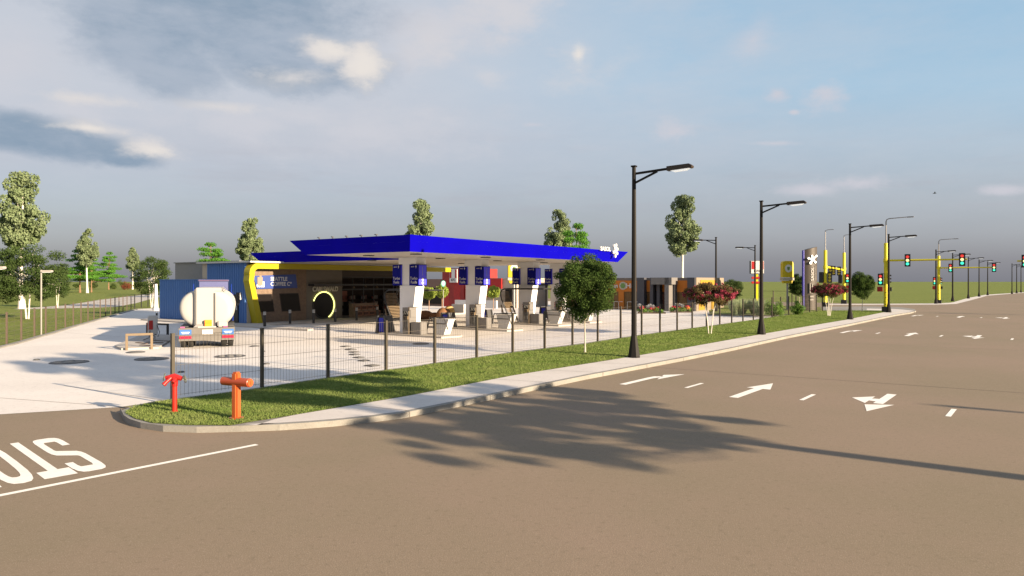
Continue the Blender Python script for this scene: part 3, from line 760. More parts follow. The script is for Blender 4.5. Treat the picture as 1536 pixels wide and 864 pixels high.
lb = ['blue waste bin beside the slatted shelter, left of the nearest column', 'blue waste bin behind the nearest white counter', 'blue waste bin behind the second white counter', 'blue waste bin behind the third white counter']
for i, (p, l) in enumerate(zip(((568,500),(664,493),(722,486),(812,479)), lb)):
    if pbn is None: pbn = bin_(); pbn.location = at(*p); pbn['label'] = l
    else: again(pbn, at(*p), ANG, l)

def shelter():
    g = thing('slatted_shelter', (0,0,0), ANG, 'x', 'shelter', 'curved slatted shelters with a flat black arm')
    def rail(x, leg=True):
        pts = [(x,-.95,.02),(x,-.5,1.1)] + [(x,-.1-.0*a,1.9) for a in (0,)] + [(x,-.02,2.25)]
        for a in range(0, 91, 15): pts.append((x, -.45+.45*math.cos(R(a)), 2.35+.38*math.sin(R(a))))
        pts += [(x,-3.9,2.73)]
        return pts
    for x in (-.55,.55):
        mb = MB(); mb.tube(rail(x), .05, 6); mb.build('side_rail', M_BLACK, g, True)
        mb = MB(); mb.bar((x,-.12,1.2),(x,-.62+.5,.9),.05); mb.bar((x,-.05,1.5),(x,-.55,.02),.08,.06); mb.build('rear_leg', M_BROWN, g)
    mb = MB(); k = 0
    for i in range(17):
        z = .95+i*.095; y = -.56 + (z-1.1)*.57 if z < 1.9 else (-.1 + (z-1.9)*.2); mb.box(-.52,.52,y-.03,y+.03,z,z+.05)
    mb.build('slat_screen', M_BROWN, g)
    mb = MB()
    mb.box(-.55,.55,-3.9,-.6,2.73,2.79); mb.build('roof_panel', M_BLACK, g)
    return g
sh = shelter(); sh.location = at(586,497); sh['label'] = 'curved slatted shelter left of the nearest canopy column'
again(sh, at(757,486), ANG, 'curved slatted shelter between the second and third columns')

# wooden display stand on the shop walkway
g = thing('display_stand', B+U*(sB(553,-1))+V*(-1), ANG, 'slanted wooden display crates against the dark shop front', 'display stand')
mb = MB(); mb.prism([(0,.12),(.9,.12),(.9,1.35),(.55,1.35)], -1.5, 1.5, 'yz'); mb.build('body', M_WOOD, g)
for i in range(4):
    for k in range(2):
        mb = MB(); z = .3+k*.5; y0 = .0+.45*z-.1; mb.box(-1.4+i*.72,-.8+i*.72,y0-.12,y0+.06,z,z+.36,0); mb.box(-1.36+i*.72,-.84+i*.72,y0-.125,y0-.1,z+.08,z+.3,1); mb.build('crate', [mat('crate_wood', (.28,.14,.09), .7), mat('crate_dark', (.07,.03,.02), .8)], g)

# ------------------------------------------------------------------ air station, hoops, covers, lids
mb = MB(); P = [at(172,521), at(182,525.5), at(238,523.5), at(257,512), at(262,505), at(215,503)]
mb.prism([(p.x,p.y) for p in P], 0, .1); o = mb.build('island_kerb', M_SLAB); o['kind'] = 'structure'
g = thing('air_station', at(229,509,.1), ANG-.4, 'white air and water dispenser with red label on a concrete island', 'air dispenser')
mb = MB(); mb.box(-.24,.24,-.16,.16,.25,1.32); mb.box(-.14,.14,-.1,.1,0,.25); mb.build('cabinet', M_LGREY, g, bevel=.05)
mb = MB(); mb.box(-.20,.0,-.175,-.16,.55,1.05); mb.build('label', M_RED, g)
mb = MB(); mb.box(-.25,-.24,-.1,.1,.5,1.0); mb.build('side_label', mat('label_red', (.5,.08,.07), .5), g)
mb = MB(); mb.tube([(.2,-.17,.8),(.32,-.25,.4),(.25,-.25,.15),(.1,-.22,.3)], .02, 6); mb.tube([(-.15,-.17,.5),(-.2,-.3,.12),(-.5,-.5,.02)], .02, 6); mb.build('air_hose', M_BLACK, g, True)
mb = MB(); mb.tube([(.2,0,1.3),(.2,0,1.45)], .05, 8); mb.build('cap', M_BLACK, g)
def hoop(p, q, h, m, label, nm='barrier_hoop'):
    a, b = Vector(p), Vector(q); g = thing(nm, a, math.atan2((b-a).y, (b-a).x), label, 'barrier')
    l = (b-a).length; w = .11
    for x in (0, l):
        mb = MB(); mb.box(x-w/2,x+w/2,-w/2,w/2,0,h-w); mb.build('leg', m, g, bevel=.008)
    mb = MB(); mb.box(-w/2,l+w/2,-w/2,w/2,h-w+.002,h); mb.build('rail', m, g, bevel=.008)
hoop(at(190,525.6), at(227.5,524), .8, M_BROWN, 'brown square-tube hoop barrier in front of the air dispenser')
hoop(at(221,501.5), at(251.5,503), .72, M_BLACK, 'black hoop barrier behind the air dispenser')
for k, (px, py) in enumerate(((213,515),(221,518.5),(232,514),(240,511.5))):
    o = MB(); c = at(px, py, .1); o.box(-.55,.55,-.09,.09,0,.03)
    q = o.build('drain_grate', mat('grate_brown', (.09,.055,.04), .7), loc=c, rz=ANG-1.6+.1*k)
    tag(q, ['dark slotted grate on the air dispenser island, nearest the brown hoop','dark slotted grate at the near edge of the dispenser island','dark slotted grate behind the air dispenser, second from its far end','dark slotted grate at the far end of the dispenser island'][k], 'grate', 'grates on the dispenser island')
def manhole(px, py, wpx, label, rect=False):
    c = at(px, py); r = wpx/2*c.y/F
    g = thing('manhole_cover' if not rect else 'tank_lid', (c.x,c.y,.009), ANG, label, 'manhole cover' if not rect else 'tank lid', 'round covers in the yard' if not rect else 'row of dark tank lids')
    mb = MB()
    if rect: mb.box(-r*.8,r*.8,-r*.8,r*.8,0,.03)
    else: mb.lathe([(r,0),(r,.02),(r*.97,.03)], 28)
    mb.build('rim', M_DARK, g)
    mb = MB()
    if rect:
        for k in range(4): mb.box(-r*.7,r*.7,-r*.7+k*r*.38,-r*.45+k*r*.38,.03,.045)
    elif r > .5:
        for k in range(6):
            a = k*math.pi/3; mb.lathe([(r*.22,.03),(r*.2,.05)], 12, (r*.62*math.cos(a), r*.62*math.sin(a), 0))
        mb.lathe([(r*.24,.03),(r*.22,.05)], 12)
    else: mb.lathe([(r*.8,.03),(r*.75,.05)], 18)
    mb.build('cover', mat('cover_grey', (.12,.115,.11), .7) if rect or r < .5 else mat('cover_iron', (.15,.145,.14), .6), g)
for a in [(104,544,52,'large six-eyed manhole cover on open concrete, leftmost'),(203.5,529,26,'plain small round cover just before the brown hoop'),(228,539,48,'large six-eyed manhole cover between hoop and first fence post'),(345,535,44,'large six-eyed manhole cover behind the fence and the tanker'),
          (55,540.5,9,'tiny round lid left of the leftmost large cover'),(272,559,10,'tiny lid behind the fence by the red standpipe'),(382,520,14,'tiny lid beside the second fence post, farther one'),(400,546.5,9,'tiny lid right of the second fence post'),(395,528,6,'tiniest lid right behind the second fence post'),(631,516.3,25,'dark round cover in front of the nearest fuel pump')]: manhole(*a)
ll = ['farthest of the stepped dark lids','second of the stepped lids from the far end','third of the stepped lids from the far end','middle one of the seven stepped lids','third of the stepped lids from the near end','second of the stepped lids from the near end','nearest and largest of the stepped lids']
for (px,py,w), l in zip(((518.5,520.3,15),(526,525,16),(531,528.8,15),(531.5,532.6,15),(538,537,16),(546,541.8,17),(558,549.3,22)), ll): manhole(px,py,w,l,True)
# ------------------------------------------------------------------ tanker
def tanker():
    o = at(310, 521.3); g = thing('tanker_truck', (o.x+.08,o.y-.15,0), R(21.2), 'white oval fuel tanker truck with a blue cab, parked rear towards us', 'tanker')
    MW = mat('tank_white', (.35,.345,.335), .35, var=.04, scale=1, coat=.15); MT = mat('tyre_rubber', (.02,.019,.018), .85); MC = mat('cab_blue', (.01,.03,.22), .3, coat=.4); MF = mat('bumper_beige', (.14,.128,.115), .5)
    # oval tank
    n = 44; prof = [(.18,.60),(.10,.8),(.05,.94),(.0,1.0)]
    ys = [(.26,.70),(.28,.88),(.33,.965),(.42,1.0),(7.3,1.0),(7.42,.93),(7.5,.7)]
    mb = MB(); vs = []; fs = []
    a, b, cz = 1.26, .96, 1.92
    def sup(t, e=.82):
        c, s = math.cos(t), math.sin(t); return math.copysign(abs(c)**e, c), math.copysign(abs(s)**e, s)
    for y, k in ys:
        for j in range(n):
            x, z = sup(2*math.pi*j/n); w = 1.0 - .10*max(0, -z); vs.append((x*a*k*w, y, cz+z*b*k))
    for i in range(len(ys)-1):
        for j in range(n): q = (j+1) % n; fs.append((i*n+j, i*n+q, (i+1)*n+q, (i+1)*n+j))
    fs.append(tuple(range(n))); fs.append(tuple((len(ys)-1)*n+j for j in range(n)))
    mb.add(vs, fs); tk = mb.build('tank', MW, g, True)
    for y in (.75, 2.6, 4.5, 6.6):
        mb = MB(); pts = []
        for j in range(0, n+1):
            x, z = sup(2*math.pi*j/n); w = 1.0 - .10*max(0, -z); pts.append((x*(a+.012)*w, y, cz+z*(b+.012)))
        mb.tube(pts, .022, 5, caps=False); mb.build('tank_rib', MW, tk, True)
    mb = MB(); mb.box(-.52,.32,.18,.55,1.0,2.94); mb.box(-.52,.66,.3,7.2,2.78,2.98); mb.build('top_housing', MW, g, bevel=.03)
    for x in (-.55,.35):
        mb = MB(); mb.bar((x,.17,1.0),(x,.17,2.9 if x < 0 else 2.72),.06,.06); mb.build('edge_strip', M_DARK, g)
    for k in range(2):
        mb = MB(); mb.bar((.75+.05*k,.6,2.86-k*.06),(.72+.05*k,7,2.86-k*.06),.03); mb.build('hand_rail', M_LGREY, g)
    # rear frame
    mb = MB(); mb.box(-1.28,1.28,0,.12,.36,1.0); mb.box(-1.28,1.28,-.02,.0,.60,.66); mb.box(-1.28,1.28,.12,.9,.92,1.0); mb.build('rear_bumper', MF, g, bevel=.015)
    mb = MB(); mb.box(-.55,.55,.9,7.4,.75,.95); mb.box(-.55,-.4,.2,9,.6,.9); mb.box(.4,.55,.2,9,.6,.9); mb.build('chassis', M_DARK, g)
    for x in (-.97,.97):
        mb = MB(); mb.box(x-.27,x+.27,-.03,-.005,.66,.92); s = mb.build('hazard_plate', mat('plate_blue', (.04,.13,.36), .5), g)
        mb = MB(); mb.box(x-.19,x+.19,-.036,-.03,.78,.81); mb.box(x-.16,x+.16,-.036,-.03,.72,.745); mb.build('plate_marks', M_WHITE, s)
        mb = MB()
        for k in range(5): mb.box(x-.27+k*.11,x-.185+k*.11,-.035,-.021,.48,.59)
        mb.box(x-.27,x+.27,-.021,-.005,.47,.60)
        mb.build('tail_light', mat('lamp_red', (.34,.015,.05), .35), g)
    mb = MB(); mb.box(-1.2,-1.0,-.02,.1,1.0,1.07); mb.box(.75,.95,-.02,.1,1.0,1.07); mb.build('marker_lamp', mat('lamp_violet', (.3,.08,.2), .4), g)
    mb = MB(); mb.box(-.22,.27,-.03,-.005,.68,.9); pl = mb.build('number_plate', M_WHITE, g)
    mb = MB(); mb.box(-.42,.42,.0,.14,1.0,1.07); mb.build('step_plate', MW, g)
    mb = MB(); mb.box(-.1,.22,-.02,.18,1.07,1.38); mb.box(-.1,.22,-.03,-.02,1.21,1.24); mb.build('orange_box', mat('lamp_orange', (.85,.26,.02), .4), g, bevel=.02)
    mb = MB(); mb.box(.48,.95,.0,.5,1.02,1.3); mb.build('valve_box', MW, g, bevel=.05)
    mb = MB(); mb.prism([(-.62,1.02),(-.15,1.02),(-.2,1.2),(-.5,1.16)], .02, .2, 'xz'); mb.build('valve_cover', M_GREY, g)
    # wheels
    for y in (.64, 1.95, 6.3, 8.9):
        for sx in (-1, 1):
            r = .5; x0, x1 = (.62*sx, 1.22*sx) if y < 8 else (.85*sx, 1.15*sx)
            lo, hi = min(x0,x1), max(x0,x1); mid = (lo+hi)/2
            mb = MB()
            for p, q in (((lo, mid-.02), (mid+.02, hi)) if y < 8 else ((lo, hi),)):
                mb.lathe([(r*.6,p),(r*.95,p+.02),(r,p+.06),(r,q-.06),(r*.95,q-.02),(r*.6,q)], 28, (0,y,r), axis='x')
            w = mb.build('wheel', MT, g, True)
            mb = MB(); e = hi if sx > 0 else lo; mb.lathe([(r*.58,e-.06),(r*.55,e+.0),(r*.2,e-.02*sx)], 20, (0,y,r), axis='x'); mb.build('rim', M_LGREY, w, True)
    for sx in (-1, 1):
        mb = MB(); mb.box(*sorted((sx*.6,sx*1.24)),.55,3.2,1.02,1.06); mb.build('mudguard', M_DARK, g)
    # cab
    mb = MB(); mb.prism([(7.75,.55),(9.9,.55),(9.95,1.5),(9.7,2.5),(9.4,2.65),(7.75,2.65)], -1.16, 1.16, 'yz'); cb = mb.build('cab', MC, g, bevel=.05)
    mb = MB(); mb.box(-1.05,1.05,7.73,7.75,1.2,2.5); mb.build('cab_rear', mat('cab_grey_blue', (.13,.15,.36), .4), cb)
    mb = MB(); mb.box(-.75,.85,7.75,9.0,2.66,3.3); mb.box(-.8,.9,7.7,9.0,3.3,3.4,1); mb.build('roof_fairing', [mat('fairing', (.10,.11,.24), .4), mat('fairing_top', (.09,.05,.10), .5)], cb, bevel=.02)
    for sx in (-1, 1):
        mb = MB(); x = 1.1*sx
        mb.prism([(7.3,2.35),(7.85,2.35),(7.85,3.15)], *sorted((x-.08*sx, x-.03*sx)), 'yz'); mb.prism([(7.3,.9),(7.75,.9),(7.75,2.5),(7.3,2.2)], *sorted((x+.0*sx, x+.05*sx)), 'yz'); mb.build('side_deflector', MC, cb)
        mb = MB(); mb.box(*sorted((x+.2*sx,x+.42*sx)),9.35,9.45,1.9,2.6); mb.build('mirror', M_BLACK, cb)
    mb = MB(); mb.prism([(9.92,1.6),(9.98,1.6),(9.76,2.45),(9.70,2.45)], -1.1, 1.1, 'yz'); mb.build('windscreen', M_GLASS, cb)
tanker()

# ------------------------------------------------------------------ hydrants at the corner
def standpipe():
    M = mat('hydrant_red', (.42,.018,.010), .35, var=.08, coat=.3); M2 = mat('hydrant_head', (.34,.012,.010), .35, var=.08, coat=.3)
    g = thing('fire_standpipe', at(261.8,617.5,.15), 0, 'slim red fire standpipe with two handwheels on the verge corner', 'hydrant')
    mb = MB(); mb.tube([(0,0,-.02),(0,0,.70)], .058, 18); mb.lathe([(.09,0),(.09,.02),(.06,.03)], 18); mb.build('pipe', M, g, True)
    mb = MB(); mb.tube([(0,0,.62),(0,0,.80),(0,0,.88)], [.07,.085,.07], 16); mb.tube([(-.2,-.02,.82),(0,0,.855),(.17,.0,.80)], [.05,.075,.055], 14)
    mb.tube([(-.06,-.02,.84),(-.17,-.14,.70)], [.05,.045], 12); mb.tube([(-.16,-.13,.71),(-.19,-.16,.67)], .055, 12); mb.tube([(.05,0,.82),(.02,-.13,.72)], [.05,.045], 12)
    hd = mb.build('valve_head', M2, g, True)
    for x, z, ry in ((-.25,.84,.25),(.25,.79,-.2)):
        mb = MB(); pts = [(0, .085*math.cos(a*math.pi/8), .085*math.sin(a*math.pi/8)) for a in range(17)]; mb.tube(pts, .011, 6, caps=False)
        for k in range(4): mb.bar((0,0,0),(0,.08*math.cos(k*math.pi/2+.4),.08*math.sin(k*math.pi/2+.4)),.012)
        mb.bar((0,0,0),(.06 if x < 0 else -.06,0,0),.025)
        w = mb.build('handwheel', mat('wheel_grey', (.12,.13,.10), .5), g); w.location = (x,0,z); w.rotation_euler = (0,ry,.75 if x > 0 else .5)
def cross_hydrant():
    M = mat('hydrant_orange', (.40,.085,.022), .4, var=.07, coat=.25); M2 = mat('hydrant_orange_arm', (.33,.055,.018), .4, var=.07, coat=.25)
    g = thing('fire_hydrant', at(354.5,627.5,.15), R(-24), 'thick orange cross-shaped hydrant post on the verge corner', 'hydrant')
    mb = MB(); mb.box(-.085,.085,-.085,.085,0,1.07); mb.build('post', M, g, bevel=.035)
    mb = MB(); mb.lathe([(.16,0),(.16,.025),(.12,.035)], 20); mb.build('base_flange', M2, g, True)
    mb = MB(); mb.lathe([(.075,-.42),(.1,-.40),(.1,.40),(.075,.42)], 22, (0,0,.84), axis='x'); ar = mb.build('cross_arm', M2, g, True)
    mb = MB(); mb.lathe([(.085,.42),(.085,.435),(.02,.437)], 20, (0,0,.84), axis='x'); mb.box(.435,.45,-.012,.012,.80,.88); mb.build('end_cap', M, ar, True)
standpipe(); cross_hydrant()

# ------------------------------------------------------------------ street lamps
def lamp_parts(g, h=7.92, arm=2.45):
    MP = mat('lamp_black', (.008,.0065,.0055), .55, var=.2, spec=.2)
    mb = MB(); mb.tube([(0,0,0),(0,0,.06),(0,0,.9)], [.26,.26,.125], 8); mb.build('base', MP, g)
    mb = MB(); mb.tube([(0,0,.9),(0,0,h)], [.12,.085], 8); mb.box(-.1,.1,-.1,.1,h-.02,h+.04); mb.build('pole', MP, g)
    mb = MB(); mb.bar((0,-.05,h-.30),(0,-arm*.66,h-.22),.07,.09); mb.build('arm', MP, g)
    mb = MB(); mb.bar((0,-.05,h-.68),(0,-arm*.42,h-.29),.06,.08); mb.build('brace', MP, g)
    mb = MB(); mb.prism([(-arm*.6,h-.32),(-arm*.6,h-.14),(-arm*.98,h-.11),(-arm*1.03,h-.20),(-arm*1.02,h-.28)], -.14, .14, 'yz'); hd = mb.build('lamp_head', mat('lamp_head_brown', (.04,.028,.02), .5), g, bevel=.01)
    mb = MB(); mb.prism([(-arm*.66,h-.325),(-arm*.98,h-.285),(-arm*.92,h-.35),(-arm*.72,h-.38)], -.1, .1, 'yz'); mb.build('lens', mat('lens_white', (.8,.8,.78), .3, emit=.25), hd)
L1 = thing('street_lamp', at(951,536,.144), ANG, 'tall black street lamp on the pavement, nearest and largest of all', 'street lamp', 'black street lamps along the road')
lamp_parts(L1)
for p, l, z in [((1142,501.5),'second black street lamp from the camera, in front of the red striped pylon',.144), ((1275,479),'third black street lamp, just right of the twin yellow posts',.144), ((1333,468.6),'black street lamp touching the big yellow signal pole',.144),
                ((1404,455.4),'black street lamp touching the smaller yellow signal pole',.02), ((1429,451.7),'black lamp behind the hanging signal at the arm\'s tip',.02), ((1452.5,447.8),'second lamp beyond the smaller yellow pole, standing clear',.02),
                ((1468.6,444.9),'black lamp between the clear lamp and the small hanging signal',.02), ((1481.5,442.7),'black lamp right behind the small hanging signal',.02),
                ((1518,440.8),'leftmost of the three tiny distant lamps by the frame\'s edge',.02), ((1525,439.7),'middle one of the three tiny distant lamps',.02), ((1531.5,438.8),'farthest of the three tiny distant lamps',.02)]:
    again(L1, at(*p, z), ANG, l)
again(L1, at(1074,469), ANG+math.pi, 'black yard lamp reaching left behind the orange-grey building')
YL = again(L1, at(1132.5,460.5), ANG+math.pi, 'brownish yard lamp reaching left above the red striped pylon')
def small_lamp(p, ang, label):
    g = thing('garden_lamp', at(*p), ang, label, 'lamp', 'pale low lamps on the lawn')
    mb = MB(); mb.tube([(0,0,0),(0,0,4.0)], .045, 8); mb.build('pole', mat('pale_metal', (.27,.25,.23), .5), g)
    mb = MB(); mb.box(.0,.68,-.11,.11,3.86,3.98); hd = mb.build('lamp_head', mat('pale_metal2', (.36,.33,.31), .5), g, bevel=.02)
    mb = MB(); mb.box(.1,.6,-.08,.08,3.84,3.86); mb.build('lens', mat('lens_white', (.8,.8,.78), .3, emit=.25), hd)
small_lamp((61.8,503), 0, 'thin pale lawn lamp standing at the left fence')
small_lamp((-15,531), 0, 'pale lawn lamp of which only the head enters the left edge')
g = thing('white_mast', at(234,466), 0, 'tapering white mast beside the blue low building', 'mast')
mb = MB(); mb.tube([(0,0,0),(0,0,1.2),(0,0,3.0)], [.28,.2,.14], 10); mb.build('shaft', M_WHITE, g, True)
mb = MB(); mb.tube([(-.1,0,1.2),(-.45,0,0)], .04, 6); mb.build('stay', M_WHITE, g)

# ------------------------------------------------------------------ traffic signals
LR = mat('lens_red', (.65,.05,.04), .4, emit=.35, ecol=(.8,.05,.04)); LY = mat('lens_amber', (.9,.75,.30), .4, emit=.5, ecol=(.9,.75,.35)); LG = mat('lens_green', (.03,.70,.42), .4, emit=.55, ecol=(.05,.75,.5))
LD = mat('lens_dark_amber', (.75,.62,.08), .5)
def head(g, c, rz, s=1., lit=True, name='signal_head'):
    mb = MB(); mb.box(-.19,.19,-.02,.2,-.55,.55); mb.box(-.26,.26,.0,.03,-.63,.63)
    h = mb.build(name, M_BLACK, g, bevel=.01); h.location = c; h.rotation_euler.z = rz; h.scale = (s,s,s)
    for k, (z, m_, n_) in enumerate(((.35,LR,'red_lens'),(0,LY,'amber_lens'),(-.35,LG,'green_lens'))):
        mb = MB(); mb.lathe([(.145,-.05),(.13,-.03),(.145,-.02)][::-1], 18, (0,0,z), axis='y'); mb.build(n_, m_ if lit else LD, h, True)
        mb = MB(); pts = [(.165*math.cos(R(a)), .165*math.sin(R(a))+z) for a in range(0,181,20)]
        n = len(pts); mb.add([(x,-.02,q) for x, q in pts]+[(x,-.2,q+.0) for x, q in pts], [(i,i+1,n+i+1,n+i) for i in range(n-1)]); mb.build('visor', M_BLACK, h)
    return h
def signal(name, p, label, hy, mast, arm, hh, z0=0., mast_dir=-1, arm_dir=-1, fit=1., redbox=True, loc=None):
    g = thing(name, loc or at(*p, z0), ANG, label, 'traffic light', 'yellow traffic signal poles'); g.scale = (fit,)*3
    mb = MB(); mb.box(-.36,.36,-.36,.36,0,.55); mb.build('base', M_BLACK, g, bevel=.02)
    mb = MB(); mb.tube([(0,0,.5),(0,0,hy)], [.21,.19], 12); mb.tube([(0,0,5.1),(0,0,5.5)], .25, 12); mb.build('pole', M_SYEL, g)
    if mast:
        pts = [(0,0,hy)] + [(0,0,hy+mast-.3),(0,mast_dir*.08,hy+mast-.08),(0,mast_dir*.3,hy+mast),(0,mast_dir*1.9,hy+mast+.08)]
        mb = MB(); mb.tube(pts, [.07,.06,.05,.05,.04], 8); mm = mb.build('mast', M_GREY, g, True)
        mb = MB(); mb.box(-.1,.1,*sorted((mast_dir*1.9,mast_dir*2.5)),hy+mast+.02,hy+mast+.12); mb.build('lamp_head', M_GREY, mm)
    if arm:
        mb = MB(); mb.tube([(0,0,5.3),(0,arm_dir*arm,5.3)], [.11,.08], 10); mb.build('arm', M_SYEL, g, True)
        for a in hh: head(g, (-.16,arm_dir*a,5.28), R(-90), 1.)
    head(g, (-.25,.48,3.35), R(-90), .95)
    head(g, (.3,-.25,3.35), R(0), .95)
    mb = MB(); mb.tube([(-.15,.0,3.9),(-.2,.45,4.0)], .025, 6); mb.tube([(-.15,.0,2.85),(-.2,.45,2.75)], .025, 6); mb.build('bracket', M_BLACK, g)
    if redbox:
        mb = MB(); mb.box(-.3,-.12,.28,.78,2.1,2.6); mb.build('pedestrian_head', M_RED, g, bevel=.02)
        mb = MB(); mb.box(.1,.35,-.5,-.15,2.15,2.55); mb.build('call_box', M_BLACK, g, bevel=.02)
    for k in range(3):
        mb = MB(); mb.lathe([(.05,-.225),(.05,-.2)], 8, (0,0,.8+k*.0+.0) if k == 0 else (0,0,1.0+k*.5), axis='x'); mb.build('bolt', M_DARK, g)
    return g
signal('traffic_signal', (1329,468), 'big yellow signal pole with long arm at the pavement corner', 7.1, 2.5, 7.0, (1.95,6.6), .144)
signal('traffic_signal', (1408,455.2), 'smaller yellow signal pole with long arm across the junction', 7.1, 2.4, 7.1, (1.5,6.8))
eD = Vector((49.9,68.8,0)) - V*7.2
signal('traffic_signal', None, 'hanging signal at the frame\'s right edge on an arm from outside', 7.1, 2.4, 7.4, (6.8,), arm_dir=1, mast_dir=1, loc=eD)
# twin posts joined by a beam
def twin(p, label, hy, beam):
    g = thing('signal_post', at(*p), ANG, label, 'traffic light', 'twin yellow signal posts'); 
    mb = MB(); mb.box(-.36,.36,-.36,.36,0,.6); mb.build('base', M_BLACK, g)
    mb = MB(); mb.tube([(0,0,.5),(0,0,hy)], [.22,.20], 12); mb.tube([(0,0,4.9),(0,0,5.3)], .27, 12); mb.build('pole', M_SYEL, g)
    mb = MB(); mb.tube([(0,0,hy),(0,0,hy+2.5),(0,-.3,hy+2.6),(0,-1.0,hy+2.62)], [.06,.05,.045,.04], 6); mb.build('mast', M_GREY, g)
    return g
PA, PBb = at(1238,460.6), at(1266,455.8)
gA = twin((1238,460.6), 'left yellow post of the twin pair behind the tall brown totem', 7.3, True)
head(gA, (-.1,.45,3.8), R(90), 1.1, False); head(gA, (-.2,-.55,3.8), R(-90), 1.1, False)
d = (PBb-PA); dl = Matrix.Rotation(-ANG, 3, 'Z') @ d
mb = MB(); mb.tube([(0,0,5.15),(dl.x*.5,dl.y*.5,5.08),(dl.x*.97,dl.y*.97,4.95)], .13, 8); mb.build('beam', M_SYEL, gA, True)
for f in (.26,.42,.72): head(gA, (dl.x*f-.2,dl.y*f-.0,4.75), R(-90), 1.0, False)
gB = twin((1266,455.8), 'right yellow post of the twin pair, left of the third lamp', 7.5, False)
head(gB, (-.2,-.5,3.75), R(-90), 1.1); head(gB, (-.1,.5,3.6), R(90), 1.0, False)
mb = MB(); mb.box(-.3,-.1,-.85,-.3,2.1,2.7); mb.build('pedestrian_head', M_RED, gB)
# ------------------------------------------------------------------ fences
M_POST = mat('fence_post', (.050,.041,.028), .55, var=.2); M_WIRE = mat('fence_wire', (.10,.085,.065), .6)
def fence(pts, h, label, posts=None, wstep=.1, wire=.0035, rows=(.1,.5,.9,1.3,1.7), pw=.085, z=0., mp=None, mw=None, top=False):
    o = pts[0]; g = thing('mesh_fence', o, 0, label, 'fence')
    for i, p in enumerate(pts):
        q = p-o; mb = MB(); t = (pts[min(i+1,len(pts)-1)]-pts[max(i-1,0)]); a = math.atan2(t.y, t.x)
        mb.box(-pw/2,pw/2,-pw/2,pw/2,0,h); mb.box(-pw/2-.006,pw/2+.006,-pw/2-.006,pw/2+.006,h,h+.02); po = mb.build('post', mp or M_POST, g); po.location = q; po.rotation_euler.z = a
    for a, b in zip(pts, pts[1:]):
        p, q = a-o, b-o; d = q-p; l = d.length; u = d/l; w = MB(); far_ = 1 if p.y+o.y < 36 else (1.5 if p.y+o.y < 50 else 2.2); n = max(2, int(l/(wstep*far_)))
        for k in range(1, n):
            c = p+d*k/n
            w.bar(c+Vector((0,0,.06)), c+Vector((0,0,h-.05)), wire*(1.35 if far_ == 1 else 1.15))
        for zz in rows:
            if zz < h: w.bar(p+Vector((0,0,zz)), q+Vector((0,0,zz)), wire*2)
        if top: w.bar(p+Vector((0,0,h-.03)), q+Vector((0,0,h-.03)), .03)
        w.build('wire_panel', mw or M_WIRE, g)
    return g
FP = [(259,598.5),(393,580.5),(492,567),(579,555),(652,545),(715,536.5),(769,528.8),(817,522.8),(858.7,517),(896.5,511.8),(931,507),(962.5,502.6),(990,498.8),(1015.7,495.5),(1038.3,492.4),(1059.7,489.3),(1079.7,486.6),(1097.6,484.3),(1114.4,482),(1130,480),(1144.5,478),(1158,476),(1171,474.2),(1183,472.8),(1194,471.4),(1204.5,470),(1214.6,468.8),(1224.5,467.6),(1233.8,466.6)]
fence([at(p, q, .15) for p, q in FP], 1.74, 'long dark mesh fence between the green verge and the yard', wstep=.105, wire=.004)
fence([at(1233.8,466.6,.15), at(1238,462.5,.1)+V*1.0, at(1216,459.5), at(1188,459), at(1160,458), at(1134,457.3)], 2.0, 'dark fence behind the totem and hedge bushes, along the side street', wstep=.25, wire=.004, rows=(.1,1.0,1.9), top=True, pw=.1)
fence([at(p, q) for p, q in [(-20,524.5)]+LF], 1.68, 'brown post and wire fence along the left lawn edge', wstep=3., rows=(.15,.4,.65,.9,1.15,1.4,1.6), wire=.005, pw=.08, mp=mat('fence_brown', (.085,.06,.045), .7))
fence([at(202,463), at(212,461.5), at(222,460), at(236,458), at(252,456)], 1.7, 'dark fence section with a top rail behind the blue low building', wstep=.3, rows=(.15,.9), wire=.004, top=True, pw=.1, mp=M_BLACK)
# ------------------------------------------------------------------ red chicken shop
def striped_sign(parent, name, w, h, x=0, y=0, z=0, rot=FRONT, word='KFC'):
    """white board with two red stripes and lettering, faces local -y (or -x when rot is SIDE)"""
    side = rot == SIDE
    def bx(a0, a1, d0, d1, z0, z1, m, nm, par):
        mb = MB()
        if side: mb.box(x+d0, x+d1, y-a1, y-a0, z+z0, z+z1)
        else: mb.box(x+a0, x+a1, y+d0, y+d1, z+z0, z+z1)
        return mb.build(nm, m, par)
    b = bx(-w/2, w/2, -.12, 0, 0, h, M_WHITE, name, parent)
    for s in (-1, 1): bx(*sorted((s*w*.24, s*w*.47)), -.13, -.121, h*.33, h*.96, M_RED, 'red_stripe', b)
    p = (x-.13, y, z+h*.18) if side else (x, y-.13, z+h*.18)
    text('sign_text', word, h*.26, M_BLACK, b, p, rot, .006, .01, w/h*1.25)
    return b
